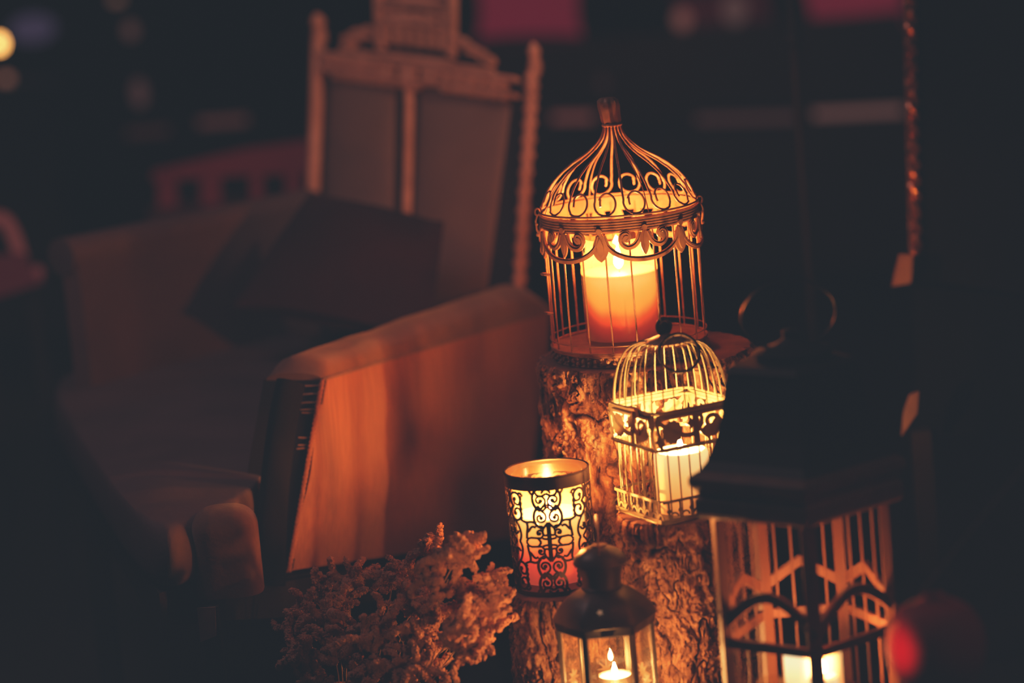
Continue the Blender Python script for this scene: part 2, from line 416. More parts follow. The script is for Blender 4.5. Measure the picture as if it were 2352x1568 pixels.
prof = [(.002, .104), (.0105, .106), (.012, .110), (.0125, .120), (.0135, .130), (.0128, .137), (.009, .1405), (.002, .141)]
mb.lathe([(r, ZR + z) for r, z in prof], 40, wob=lambda a, z: 1 + .10 * math.cos(8 * a), cap0=True, cap1=True)
o = mb.build('finial_bud', M_cage, cage)
for v in o.data.vertices:
    k = max(0, v.co.z - ZR - .104); v.co.x -= k * .10
for s, nm in ((1, 'hinge'), (-1, 'clasp')):
    mb = MB(); x = s * (RB + .004)
    mb.tube([(x + .003 * math.cos(t), -.006, HR + .012 + .0045 * math.sin(t)) for t in [2 * PI * i / 16 for i in range(16)]], .0013, 6, True)
    mb.tube([(x, -.006, HR + .008), (x + s * .003, -.006, HR), (x + s * .002, -.006, HR - .012), (x, -.006, HR - .018)], .0013, 6)
    mb.ico((x + s * .001, -.006, HR - .018), .0028, 2); mb.ico((x + s * .002, -.006, HR - .004), .0022, 2)
    mb.build(nm, M_cage, cage)
mb = MB()     # little door handle on the left side
a = math.radians(194)
for z in (.066, .118):
    mb.tube([(RB * math.cos(a), RB * math.sin(a), z), (RB * 1.07 * math.cos(a), RB * 1.07 * math.sin(a), z + .001), (RB * 1.06 * math.cos(a + .14), RB * 1.06 * math.sin(a + .14), z + .002), (RB * math.cos(a + .16), RB * math.sin(a + .16), z + .001)], .0018, 6)
mb.build('door_hinge', M_cage, cage)
# jar candle inside
jc = thing('jar_candle', 'lit red wax candle in a glass jar inside the large birdcage', 'candle', (c.x - .006, c.y, c.z + ZB + .0016))
RJ = .0505
MB().lathe([(.0, 0), (RJ * .94, 0), (RJ * .99, .003), (RJ, .008), (RJ, .098), (RJ * .985, .104), (RJ * 1.0, .1065), (RJ * .985, .1095), (RJ * .96, .113), (RJ * .86, .121), (RJ * .84, .127), (RJ * .87, .130), (RJ * .87, .139), (RJ * .84, .140), (RJ * .82, .139), (RJ * .81, .122), (RJ * .93, .108), (RJ * .955, .09), (RJ * .955, .007), (0, .006)], 72).build('jar', M_jar, jc)
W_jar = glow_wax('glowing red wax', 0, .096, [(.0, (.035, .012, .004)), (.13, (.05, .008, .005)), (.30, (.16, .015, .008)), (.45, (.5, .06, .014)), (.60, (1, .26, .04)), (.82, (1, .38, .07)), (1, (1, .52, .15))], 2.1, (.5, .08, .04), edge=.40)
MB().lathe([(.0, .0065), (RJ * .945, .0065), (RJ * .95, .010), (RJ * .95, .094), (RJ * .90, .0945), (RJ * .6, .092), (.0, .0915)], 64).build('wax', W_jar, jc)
wick(jc, .0915); flame('flame', jc, .0965, .032, .0062, F_big)
# ------------------------------------------------------------------ small square birdcage
c = on_top(1560, 1166, 3.90, T_small.z + .001)
c2 = thing('birdcage', 'small square cream wire birdcage lantern with rounded top and ring handle', 'birdcage', c, math.radians(27))
S = .056; RC = .016          # half width, corner radius
def rrect(s, rc, n=6, z=0.0):
    pts = []
    for q, (cx, cy) in enumerate(((s - rc, s - rc), (-s + rc, s - rc), (-s + rc, -s + rc), (s - rc, -s + rc))):
        for i in range(n + 1):
            a = PI / 2 * q + PI / 2 * i / n; pts.append((cx + rc * math.cos(a), cy + rc * math.sin(a), z))
    return pts
def perim(s, rc, t):
    """point on rounded square at parameter t in 0..1"""
    pts = rrect(s, rc, 8); pts.append(pts[0]); L = [0]
    for a, b in zip(pts, pts[1:]): L.append(L[-1] + math.hypot(b[0] - a[0], b[1] - a[1]))
    d = (t % 1) * L[-1]
    for i in range(len(L) - 1):
        if d <= L[i + 1]:
            k = (d - L[i]) / (L[i + 1] - L[i] + 1e-12); return (pts[i][0] + (pts[i + 1][0] - pts[i][0]) * k, pts[i][1] + (pts[i + 1][1] - pts[i][1]) * k)
    return pts[0][:2]
Z1, Z2, Z3 = .028, .092, .136    # lower band, middle band, rim
mb = MB(); mb.prism([Vector(p) for p in rrect(S * .96, RC, 6, .001)], (0, 0, .002)); mb.build('base_plate', M_cream, c2, smooth=False)
for z, r, w, nm in ((.0015, .0016, 1.05, 'base_hoop'), (Z1, .0014, 1.02, 'lower_hoop'), (Z2, .0022, 1.04, 'middle_hoop'), (Z3 - .004, .0018, 1.03, 'rim_hoop'), (Z3 + .003, .0019, 1.05, 'rim_hoop')):
    MB().tube(rrect(S * w, RC * w, 6, z), r, 8, True).build(nm, M_cream, c2)
NW = 28
for k in range(NW):
    x, y = perim(S, RC, (k + .5) / NW)
    MB().tube([(x, y, .002), (x, y, Z2)], .00105, 8).build('upright_wire', M_cream, c2)
HD = .076
for k in range(NW):
    x, y = perim(S * 1.02, RC, (k + .5) / NW); L = math.hypot(x, y); ux, uy = x / L, y / L
    pts = []
    for i in range(15):
        t = i / 14; ang = t * PI / 2
        q = .022 / L + (1 - .022 / L) * (math.cos(ang) ** .66 if t < 1 else 0)
        pts.append((x * q, y * q, Z3 + .002 + HD * math.sin(ang) ** 1.15))
    MB().tube(pts, .00105, 8).build('dome_wire', M_cream, c2)
MB().lathe([(.0, Z3 + HD - .001), (.023, Z3 + HD - .001), (.026, Z3 + HD + .001), (.022, Z3 + HD + .005), (.012, Z3 + HD + .009), (.006, Z3 + HD + .011), (0, Z3 + HD + .012)], 40).build('top_cap', M_cage, c2)
MB().tube([(.0095 * math.cos(t), .003, Z3 + HD + .020 + .0095 * math.sin(t)) for t in [2 * PI * i / 24 for i in range(24)]], .0024, 8, True).build('loop', M_black, c2)
MB().ico((0, .003, Z3 + HD + .019), .0075, 2, sc3=(1, .35, 1)).build('knob', M_black, c2)
# ring handle hanging forward from the loop
tow, rgt = Vector((-.454, -.891, 0)), Vector((.891, -.454, 0)); ctr = tow * .044 + rgt * .0125 + Vector((0, 0, Z3 + HD - .006)); rr = []
vv = Vector((0, 0, .80)) - tow * .60
for i in range(40):
    t = 2 * PI * i / 40
    rr.append(ctr + rgt * .0245 * math.cos(t) + vv * .0260 * math.sin(t))
MB().tube(rr, .0021, 8, True).build('ring_handle', M_black, c2)
MB().tube(smooth2([(-.004, .001, Z3 + HD + .026), (-.008, 0, Z3 + HD + .034), (-.004, 0, Z3 + HD + .040), (-.006, 0, Z3 + HD + .050)], 2), .0013, 6).build('hook', M_cream, c2)
# cut-out metal panels between the middle hoop and rim, and low picket gallery
def side_map(k, s):
    a = k * PI / 2; ca, sa = math.cos(a), math.sin(a)
    return lambda u, v, t: Vector((u * ca + (s + t) * sa, u * sa - (s + t) * ca, v))
def star(cx, cy, r, n, k=.6):
    return [(cx + r * (1 if i % 2 else k) * math.cos(PI * i / n), cy + r * (1 if i % 2 else k) * math.sin(PI * i / n)) for i in range(2 * n)]
for k in range(4):
    mp = side_map(k, S * 1.01); mb = MB(); zc = (Z2 + Z3) / 2; t = .0012
    mb.stroke([(-S, Z3 - .003), (S, Z3 - .003)], .008, mp, t)
    mb.stroke([(-S, Z2 + .001), (S, Z2 + .001)], .004, mp, t)
    mb.blob(star(-.034, zc - .001, .0155, 12, .88), mp, t)                       # flower head
    mb.stroke(smooth2([(-.056, Z3 - .006), (-.045, zc + .008), (-.034, zc), (-.012, zc - .010), (.004, zc - .004), (.010, zc + .010), (.004, Z3 - .004)], 2), .006, mp, t)
    mb.stroke(spiral(.022, zc + .002, .0165, .006, 200, 560, 30), .0055, mp, t)
    mb.blob([(.006, zc - .006), (.014, zc + .002), (.022, zc + .001), (.028, zc + .008), (.032, zc), (.042, zc - .004), (.034, zc - .011), (.020, zc - .012)], mp, t)
    mb.stroke([(.0, Z3 - .004), (.0, Z2 + .002)], .007, mp, t, taper=lambda t: .7 + .6 * abs(2 * t - 1))
    mb.blob(star(-.006, zc + .006, .009, 5, .55), mp, t)
    mb.stroke(smooth2([(.056, Z3 - .006), (.046, zc), (.052, Z2 + .002)], 2), .007, mp, t)
    mb.stroke(smooth2([(.018, Z2 + .001), (.016, Z2 + .008), (.011, Z2 + .011)], 2), .004, mp, t)
    mb.blob(star(.047, zc + .010, .010, 6, .6), mp, t); mb.blob(star(-.052, zc - .010, .008, 5, .6), mp, t)
    mb.stroke([(-.056, Z3 - .004), (-.050, Z2)], .005, mp, t)
    mb.build('cutout_panel', M_cream, c2, smooth=False)
    mb = MB(); mp = side_map(k, S * 1.03)
    mb.stroke([(-S, Z1), (S, Z1)], .0035, mp, t); mb.stroke([(-S, .004), (S, .004)], .005, mp, t)
    for i in range(7):
        u = -S + (i + .5) * 2 * S / 7
        mb.stroke([(u, .004), (u, Z1)], .0028, mp, t)
        mb.stroke(arc(u + .0075, .008, .0055, 0, 180, 10), .0024, mp, t)
        mb.blob(circ(u, .016, .0030), mp, t)
    mb.build('low_gallery', M_cream, c2, smooth=False)
mb = MB()
x0 = -S * 1.06; y0 = -S * .30
mb.tube([(x0, y0, Z3 + .006), (x0 - .004, y0, Z3 + .002), (x0 - .005, y0 - .001, Z3 - .010), (x0 - .003, y0 - .001, Z3 - .022), (x0 + .001, y0, Z3 - .028)], .0026, 8)
mb.box((x0 - .001, y0, Z3 + .001), (.003, .006, .006)); mb.tube([(x0 - .004, y0 - .006, Z3 + .006), (x0 - .004, y0 + .006, Z3 + .006)], .0030, 8)
mb.build('clasp', M_cage, c2)
pc = P(1572, 1152, 3.885)
pcn = thing('pillar_candle', 'lit cream pillar candle inside the small square birdcage', 'candle', (pc.x, pc.y, c.z + .0034))
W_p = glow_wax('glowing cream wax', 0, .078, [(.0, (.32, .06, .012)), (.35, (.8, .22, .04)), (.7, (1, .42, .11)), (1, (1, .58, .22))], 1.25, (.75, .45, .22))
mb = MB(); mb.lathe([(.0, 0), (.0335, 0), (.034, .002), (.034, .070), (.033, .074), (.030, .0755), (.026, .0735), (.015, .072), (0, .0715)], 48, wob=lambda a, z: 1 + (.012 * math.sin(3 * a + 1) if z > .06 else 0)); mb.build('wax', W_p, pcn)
wick(pcn, .072, .007); flame('flame', pcn, .0775, .016, .0030, F_small)
# ------------------------------------------------------------------ pierced metal holder
c = on_top(1277, 1337, 3.93, T_fil.z + .001)
fh = thing('candle_holder', 'cylindrical candle holder with dark pierced scrollwork metal sleeve', 'candle holder', c, math.radians(-94))
RF = .0525; HF = .151
mpf0 = cyl(RF)
mpf = lambda u, v, t: (lambda p, k: Vector((p.x * k, p.y * k, p.z)))(mpf0(u, v, t), .955 + .045 * min(1, v / .10))
mb = MB(); T = .0011
def full(z0, z1): mb.stroke([(2 * PI * RF * i / 96, (z0 + z1) / 2) for i in range(97)], z1 - z0, mpf, T)
full(HF - .0155, HF); full(0, .006)
mid = .0705; per = 2 * PI * RF / 3
def rs(pts, w, u0, s, f): mb.stroke([(u0 + s * x * .001, mid + f * y * .001) for x, y in pts], w * .00125, mpf, T)
def rb(pts, u0, s, f): mb.blob([(u0 + s * x * .001, mid + f * y * .001) for x, y in pts], mpf, T)
for k in range(3):
    A = k * per; B = A + per / 2
    for s in (-1, 1):
        for f in (-1, 1):
            # column A: two medallions with facing curls
            rs(arc(0, 55, 17.5, 62, -62, 18), 3.0, A, s, f)
            rs(arc(0, 31.5, 17.5, 58, -40, 16), 3.0, A, s, f)
            rs(smooth2([(9, 41), (5, 45.5), (0, 48)], 2), 2.6, A, s, f)
            rs(smooth2([(9, 41), (10, 46), (13, 45)], 2), 2.4, A, s, f)
            rs(spiral(8.6, 53, 8.0, 2.4, 250, -120, 24), 2.3, A, s, f); rb(circ(7.2, 52.6, 2.7), A, s, f)
            rs(spiral(9.0, 31.5, 8.0, 2.4, 110, 470, 24), 2.3, A, s, f); rb(circ(8.2, 31.0, 2.7), A, s, f)
            rs(smooth2([(0, 45.5), (4, 41), (8, 39)], 2), 2.4, A, s, f)
            rs(smooth2([(0, 62), (5, 58.5), (11, 59), (14, 64), (14, 68)], 2), 2.6, A, s, f)
            rs([(1, 67), (6, 62)], 2.4, A, s, f); rs(smooth2([(17, 60), (20, 63), (22, 68)], 2), 2.4, A, s, f)
            rs(smooth2([(13.4, 20.5), (7, 17), (3, 22), (0, 25)], 2), 2.6, A, s, f)
            rs(smooth2([(0, 25), (0, 12), (0, 0)], 1), 4.6, A, s, f)
            rs(smooth2([(0, 10), (6, 8), (8.5, 12), (6, 18), (9, 21), (14, 20)], 2), 2.3, A, s, f)
            rs(spiral(12, 11.5, 5.5, 2.2, 250, -60, 20), 2.3, A, s, f); rb(circ(12.0, 11.0, 2.4), A, s, f)
            rs(smooth2([(9, 5), (4, 3.8), (0, 4)], 2), 2.3, A, s, f)
            rs(smooth2([(9.5, 5.6), (14, 5.4), (27, 6), (31, 0)], 1), 2.3, A, s, f)
            rs(smooth2([(10.5, 0), (12.5, 3), (15, 5.5)], 1), 2.2, A, s, f); rs(smooth2([(15, 5.4), (12, 2), (11.5, 0)], 1), 2.3, A, s, f)
            rs(smooth2([(16, 19), (21, 21), (26, 14), (29, 12.5)], 2), 2.5, A, s, f)
            rs(smooth2([(13, 22), (20, 27), (28, 25), (34, 27), (38, 30)], 2), 2.5, A, s, f)
            rs(smooth2([(28, 25), (27, 20), (29, 12), (30, 4)], 2), 2.6, A, s, f)
            # column B: pointed ovals and outer curls
            rs(smooth2([(0, 38), (-5, 31), (-13, 22), (-17, 10), (-14.5, 2), (-12, 0)], 2), 2.6, B, s, f)
            rs(spiral(-6.6, 14, 5.6, 2.2, 185, 470, 22), 2.3, B, s, f); rb(circ(-6.0, 13.6, 2.5), B, s, f)
            rs(smooth2([(0, 8), (-3.5, 4.2), (-8, 0)], 2), 2.3, B, s, f)
            rs(smooth2([(0, 8), (-2, 11)], 1), 2.3, B, s, f)
            rs(arc(-11, 53.5, 8.6, -50, 235, 22), 2.5, B, s, f); rs(spiral(-11, 53.5, 8, 2.4, 235, 330, 8), 2.3, B, s, f); rb(circ(-9.8, 53.5, 2.9), B, s, f)
            rs(arc(-11, 35.5, 8.6, -235, 50, 22), 2.5, B, s, f); rs(spiral(-11, 35.5, 8, 2.4, -235, -330, 8), 2.3, B, s, f); rb(circ(-9.8, 35.5, 2.9), B, s, f)
            wav = [(-19.5 - 1.4 * (i % 2), 58 - i * 3.2) for i in range(10)]
            rs(wav, 2.8, B, s, f)
            rs(smooth2([(-5, 46.5), (0, 50.5)], 1), 2.5, B, s, f); rs(smooth2([(-5, 43), (0, 39)], 1), 2.5, B, s, f); rb(circ(-6.2, 44.5, 2.6), B, s, f)
            rs(smooth2([(0, 57), (-4, 66), (-5, 68)], 2), 2.4, B, s, f); rs(smooth2([(-3, 47), (0, 57)], 1), 2.3, B, s, f)
            rs(smooth2([(-15, 60), (-20, 63), (-24, 58)], 2), 2.4, B, s, f)
mb.build('pierced_sleeve', M_sleeve, fh, smooth=False)
mb = MB(); mb.lathe([(RF - .0012, HF - .001), (RF + .0012, HF - .001), (RF + .0018, HF + .0012), (RF, HF + .0022), (RF - .0015, HF + .001)], 96, closed=True); mb.build('rim', M_sleeve, fh)
MB().lathe([(0, 0), (RF * .95, 0), (RF * .955, .003), (0, .003)], 64).build('base_plate', M_sleeve, fh)
jt = thing('jar_candle', 'lit red and orange candle in a clear tumbler inside the pierced metal sleeve', 'candle', (c.x, c.y, c.z + .0034))
RT = .0445
MB().lathe([(0, 0), (RT * .93, 0), (RT * .97, .004), (RT, .010), (RT * 1.0, .143), (RT * .985, .1445), (RT * .965, .143), (RT * .96, .010), (0, .008)], 64).build('tumbler', M_tumbler, jt)
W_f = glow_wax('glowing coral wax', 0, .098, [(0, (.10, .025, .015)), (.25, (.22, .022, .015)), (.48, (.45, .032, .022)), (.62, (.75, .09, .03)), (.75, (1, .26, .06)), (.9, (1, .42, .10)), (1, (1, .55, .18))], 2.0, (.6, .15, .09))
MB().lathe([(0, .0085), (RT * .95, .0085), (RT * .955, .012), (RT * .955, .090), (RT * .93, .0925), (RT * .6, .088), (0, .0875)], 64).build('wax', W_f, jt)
wick(jt, .088); flame('flame', jt, .096, .011, .0026, F_fil)
# ------------------------------------------------------------------ small hexagonal tin lantern
e = P(1390, 1436, 3.78)
HB = .118                                  # body height under the eave
base = Vector((e.x, e.y, e.z - HB - .012))
sl = thing('candle_lantern', 'small hexagonal grey tin lantern with star-etched glass panes', 'lantern', base, math.radians(2))
RH = .0575; ZE = HB + .012
def hexa(r, n, z, a0=0.0): return [Vector((r * math.cos(a0 + 2 * PI * k / n), r * math.sin(a0 + 2 * PI * k / n), z)) for k in range(n)]
def loft(mb, rings, cap=True):
    n = len(rings[0]); b = len(mb.v); mb.v += [v for r in rings for v in r]
    for i in range(len(rings) - 1):
        for k in range(n):
            l = (k + 1) % n; mb.f.append((b + i * n + k, b + i * n + l, b + (i + 1) * n + l, b + (i + 1) * n + k))
    if cap: mb.f.append(tuple(b + k for k in range(n))[::-1]); mb.f.append(tuple(b + (len(rings) - 1) * n + k for k in range(n)))
mb = MB(); loft(mb, [hexa(RH * 1.08, 6, 0), hexa(RH * 1.10, 6, .003), hexa(RH * 1.06, 6, .010), hexa(RH * 1.0, 6, .012)]); mb.build('base', M_tin, sl, smooth=False)
# roof: soft six-sided bell
def soft(r, z, k):   # blend from hexagon (k=1) to circle (k=0)
    out = []
    for i in range(72):
        a = 2 * PI * i / 72; h = math.cos(PI / 6) / math.cos((a % (PI / 3)) - PI / 6)
        rr = r * (k * h + (1 - k)); out.append(Vector((rr * math.cos(a), rr * math.sin(a), z)))
    return out
mb = MB()
loft(mb, [soft(RH * .92, ZE - .001, 1), soft(RH * 1.03, ZE - .001, 1), soft(RH * 1.06, ZE + .001, 1), soft(RH * 1.07, ZE + .009, .9), soft(RH * 1.10, ZE + .011, .8), soft(RH * 1.07, ZE + .017, .7), soft(RH * 1.0, ZE + .024, .6), soft(RH * .88, ZE + .033, .5), soft(RH * .70, ZE + .041, .35), soft(RH * .52, ZE + .046, .1), soft(RH * .42, ZE + .048, 0)])
mb.build('roof', M_tin, sl)
MB().lathe([(RH * .40, ZE + .046), (RH * .44, ZE + .049), (RH * .40, ZE + .052), (RH * .41, ZE + .060), (RH * .46, ZE + .072), (RH * .50, ZE + .077), (.0, ZE + .077)], 48).build('chimney', M_tin, sl)
MB().lathe([(0, ZE + .0775), (RH * .55, ZE + .0775), (RH * .575, ZE + .080), (RH * .54, ZE + .086), (RH * .42, ZE + .093), (RH * .26, ZE + .098), (RH * .17, ZE + .0995), (RH * .17, ZE + .101), (0, ZE + .1015)], 48).build('chimney_cap', M_tin, sl)
rg = [(.002 * math.cos(t), .026 * math.cos(t), ZE + .108 + .029 * math.sin(t)) for t in [2 * PI * i / 36 for i in range(36)]]
MB().tube(rg, .0013, 8, True).build('ring_handle', M_cage, sl)
sm = MB(); pr = star(0, 0, .0042, 5, .45); zz = ZE + .031
sm.prism([Vector((x - .008, -(RH * .915) + y * .75 * .9, zz + y * .75)) for x, y in pr], (0, -.0012, .0010)); sm.build('star_glow_plate', mat('star vent glow', (.7, .5, .35), .5, em=(1, .55, .3), ems=.18), sl, smooth=False)  # glowing star plate stands in for light through a cut-out star
for k in range(6):
    a = PI / 3 * k; p = Vector((RH * .985 * math.cos(a), RH * .985 * math.sin(a), 0))
    rot = Matrix.Rotation(a, 3, 'Z'); m2 = MB(); m2.box((p.x, p.y, (ZE + .012) / 2), (.0024, .0034, (ZE - .012) / 2), rot); m2.build('corner_post', M_tin, sl, smooth=False)
    b = a + PI / 6; rin = RH * math.cos(PI / 6) * .965; nx, ny = math.cos(b), math.sin(b); hw = RH * .5 * .94
    def pm(u, v, t, nx=nx, ny=ny, rin=rin): return Vector((nx * (rin + t) - ny * u, ny * (rin + t) + nx * u, v))
    g = MB(); g.add([pm(-hw, .013, 0), pm(hw, .013, 0), pm(hw, ZE - .001, 0), pm(-hw, ZE - .001, 0), pm(-hw, .013, .0015), pm(hw, .013, .0015), pm(hw, ZE - .001, .0015), pm(-hw, ZE - .001, .0015)], [(0, 1, 2, 3), (7, 6, 5, 4), (0, 4, 5, 1), (1, 5, 6, 2), (2, 6, 7, 3), (3, 7, 4, 0)])
    pane = g.build('glass_pane', M_pane, sl, smooth=False)
    s_ = MB()
    for q in range(4):
        aa = PI * q / 4; L = .0115
        s_.stroke([(-L * math.cos(aa), .061 - L * math.sin(aa)), (0, .061), (L * math.cos(aa), .061 + L * math.sin(aa))], .0030, pm, .0021, taper=lambda t: .25 + .9 * (1 - abs(2 * t - 1)))
    s_.build('etched_star', M_frost, pane, smooth=False)
    f = MB()
    for sgn in (-1, 1): f.stroke([(sgn * hw * .95, .013), (sgn * hw * .95, ZE - .001)], .0016, pm, -.0012)
    f.build('pane_bead', M_tin, pane, smooth=False)
def tealight(loc, label, zc):
    t = thing('tealight', label, 'candle', loc)
    MB().lathe([(0, 0), (.0185, 0), (.0195, .001), (.0200, zc), (.0193, zc), (.0188, .003), (0, .003)], 40).build('cup', M_tin, t)
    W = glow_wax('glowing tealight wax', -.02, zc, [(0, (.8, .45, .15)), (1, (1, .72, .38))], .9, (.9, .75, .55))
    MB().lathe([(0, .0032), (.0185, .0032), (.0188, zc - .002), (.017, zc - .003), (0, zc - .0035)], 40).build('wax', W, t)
    wick(t, zc - .0035, .006); flame('flame', t, zc, .015, .0030, F_tea)
    return t
mb = MB(); mb.lathe([(0, .0125), (.020, .0125), (.020, .015), (.008, .018), (.006, .030), (.014, .034), (.020, .036), (0, .036)], 32, (.008, .018, 0)); mb.lathe([(0, .0125), (.020, .0125), (.020, .016), (0, .016)], 32, (.002, -.024, 0)); mb.build('candle_rest', M_tin, sl)
RZ = Matrix.Rotation(math.radians(2), 3, 'Z')
tealight(base + RZ @ Vector((.002, -.024, .0165)), 'front tealight burning in the small tin lantern', .015)
tealight(base + RZ @ Vector((.008, .018, .0365)), 'raised tealight standing in for the reflection of the front one in the small tin lantern', .026)  # second tealight is made up to imitate the flame mirrored in the rear glass
def stand(name, root_pt, R, label, seed):
    root = thing(name, label, 'log', (root_pt.x, root_pt.y, 0)); H = root_pt.z - .001
    mb = MB()
    mb.lathe([(R * 1.03, 0)] + [(R, H * i / 40) for i in range(1, 41)], 180, wob=lambda a, z: 1 + .03 * noise.noise(Vector((math.cos(a) * 4, math.sin(a) * 4, z * 7 + seed))) + .05 * noise.noise(Vector((math.cos(a) * 14, math.sin(a) * 14, z * 10 + seed))))
    o = mb.build('bark', M_bark, root); at = o.data.attributes.new('crack', 'FLOAT', 'POINT'); at.data.foreach_set('value', [.8] * len(o.data.vertices))
    MB().lathe([(R * .96, H), (R * .5, H), (0, H)], 90).build('cut_top', M_cut, root)
stand('log_stump', base, .062, 'short log stump under the small hexagonal tin lantern', 5)
# ------------------------------------------------------------------ big dark lantern on the right
e = P(1846, 1150, 3.60); S36 = 3.60 / F
HBL = .275
base = Vector((e.x, e.y, e.z - HBL))
bl = thing('candle_lantern', 'large dark wooden five-sided lantern with steep black roof, on the right', 'lantern', base, math.radians(0))
RL = .103
def pent(k, z, dx=0.0, dy=0.0): return [Vector((x * RL * k, y * RL * k, z)) for x, y in ((-.075, -1.0), (.90, -.22), (.47, .80), (-.47, .80), (-1.02, -.22))]
V5 = pent(1, 0)
mb = MB(); loft(mb, [pent(1.18, 0), pent(1.20, .006), pent(1.16, .016), pent(1.08, .020), pent(1.06, .030), pent(.98, .032)]); mb.build('base', M_brown, bl, smooth=False)
mb = MB(); loft(mb, [pent(1.02, HBL - .004), pent(1.10, HBL - .002), pent(1.19, HBL - .002), pent(1.22, HBL + .004), pent(1.22, HBL + .020), pent(1.17, HBL + .022), pent(1.17, HBL + .028), pent(1.27, HBL + .036), pent(1.27, HBL + .046), pent(1.14, HBL + .052)]); mb.build('eave_moulding', M_brown, bl, smooth=False, bevel=.005)
mb = MB(); loft(mb, [pent(1.14, HBL + .051), pent(1.04, HBL + .062), pent(.93, HBL + .085), pent(.84, HBL + .115), pent(.78, HBL + .150), pent(.76, HBL + .158), pent(.80, HBL + .162), pent(.70, HBL + .168)]); mb.build('roof', M_black, bl, smooth=False)
MB().lathe([(.045, HBL + .167), (.045, HBL + .178), (.020, HBL + .186), (.010, HBL + .192), (.012, HBL + .200), (0, HBL + .204)], 32).build('roof_cap', M_black, bl)
MB().tube([(.055 * math.cos(t) - .001, .01 * math.cos(t), HBL + .218 + .040 * math.sin(t)) for t in [2 * PI * i / 40 for i in range(40)]], .0024, 8, True).build('ring_handle', M_darkwood, bl)
for k in range(5):
    p, q = V5[k], V5[(k + 1) % 5]; d = (q - p).normalized(); nrm = Vector((d.y, -d.x, 0))
    if nrm.dot(p) < 0: nrm.negate()
    m2 = MB(); ang = math.atan2(p.y, p.x); w = .0085 if k in (0, 1, 4) else .0070
    m2.box((p.x * .97, p.y * .97, (HBL + .02) / 2), (.006, w, (HBL - .032) / 2), Matrix.Rotation(ang, 3, 'Z')); m2.build('corner_post', M_brown, bl, smooth=False, bevel=.0012)
    Lp = (q - p).length
    def pm(u, v, t, p=p, d=d, nrm=nrm): return p * .955 + d * u + nrm * t + Vector((0, 0, v))
    zb = .150
    m2 = MB()
    m2.stroke([(0, zb - .028), (Lp, zb - .028)], .0115, pm, .007)
    m2.build('cross_rail', M_brown, bl, smooth=False, bevel=.001)
    m2 = MB()
    hh = .034 if k in (0, 4) else .028
    m2.stroke(smooth2([(0, zb - .006), (Lp * .28, zb + hh - .010), (Lp * .5, zb + hh), (Lp * .72, zb + hh - .010), (Lp, zb - .006)], 2) if k in (0, 4) else [(0, zb + .004), (Lp * .5, zb + .034), (Lp, zb + .004)], .0125, pm, .007)
    m2.build('arched_rail', M_brown, bl, smooth=False, bevel=.001)
    if k in (1, 2, 3):
        for i in range(1, 5 if k == 2 else 4):
            n_ = 5 if k == 2 else 4
            m2 = MB(); a = p * .955 + d * (Lp * i / n_); m2.tube([a + Vector((0, 0, .03)), a + Vector((0, 0, HBL - .010))], .0015, 6); m2.build('thin_rod', M_brown, bl)
pn = MB()
for (px, py, rad, top, label, gcol) in ((1832, 1498, .0165, 0, 'left white-glowing pillar candle inside the large dark lantern', 1), (1903, 1494, .0150, 0, 'right orange-glowing pillar candle inside the large dark lantern', 0)):
    tp = P(px, py, 3.60 + (.0 if gcol else .02)); h = tp.z - (base.z + .032)
    t = thing('pillar_candle', label, 'candle', (tp.x, tp.y, base.z + .0325))
    st = [(0, (.7, .16, .03)), (.6, (1, .40, .09)), (1, (1, .80, .40))] if gcol else [(0, (.5, .08, .015)), (.6, (.95, .22, .04)), (1, (1, .55, .18))]
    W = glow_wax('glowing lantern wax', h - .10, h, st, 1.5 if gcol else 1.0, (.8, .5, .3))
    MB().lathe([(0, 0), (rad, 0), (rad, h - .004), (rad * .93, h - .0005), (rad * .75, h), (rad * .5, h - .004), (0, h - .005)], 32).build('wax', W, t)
    wick(t, h - .005, .006); flame('flame', t, h - .0045, .006, .0030, F_lan)
tp = P(1768, 1560, 3.62); h = tp.z - base.z - .032
t = thing('glass_tumbler', 'small clear glass tumbler left of the candles in the large lantern', 'glass', (tp.x, tp.y, base.z + .0325))
MB().lathe([(0, 0), (.013, 0), (.0160, h), (.0150, h), (.012, .004), (0, .004)], 32).build('glass_wall', M_tumbler, t)
lowc = thing('pillar_candle', 'short burning candle low in the front of the large dark lantern', 'candle', (base.x + .004, base.y - .045, base.z + .0325))
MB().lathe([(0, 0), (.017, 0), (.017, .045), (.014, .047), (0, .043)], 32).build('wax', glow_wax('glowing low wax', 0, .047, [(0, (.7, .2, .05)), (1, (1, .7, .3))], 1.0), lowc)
wick(lowc, .043, .006); flame('flame', lowc, .049, .022, .0045, F_lan)
stand('log_stump', base, .130, 'stout log stump holding up the large dark lantern', 9)
# ------------------------------------------------------------------ armchair
aF, aR_ = P(733, 872, 4.25), P(1262, 712, 5.00)
bF, bR_ = P(655, 1312, 4.22), P(1188, 1232, 4.95)
ac_loc = Vector((-.32, 4.75, 0))
ac = thing('armchair', 'carved high-back armchair with rust velvet arm and wide taupe seat', 'armchair', ac_loc)
f_ = (aF - aR_).normalized(); side = Vector((-f_.y, f_.x, 0)).normalized()
if side.x < 0: side.negate()                     # points to the outer side of the near arm
up = Vector((0, 0, 1))
def outer(u, v):     # u: front->rear, v: seam->bottom
    t = aF.lerp(aR_, u); b = bF.lerp(bR_, u); p = t.lerp(b, v)
    return p + side * (.010 * math.sin(PI * min(1, v * 1.0)) + .004 * noise.noise(Vector((u * 5, v * 3, 2))))
mb = MB(); mb.grid(outer, 90, 60); mb.grid(lambda u, v: outer(u, v) - side * .05, 30, 20)
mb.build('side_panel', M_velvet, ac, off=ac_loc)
WA = .085
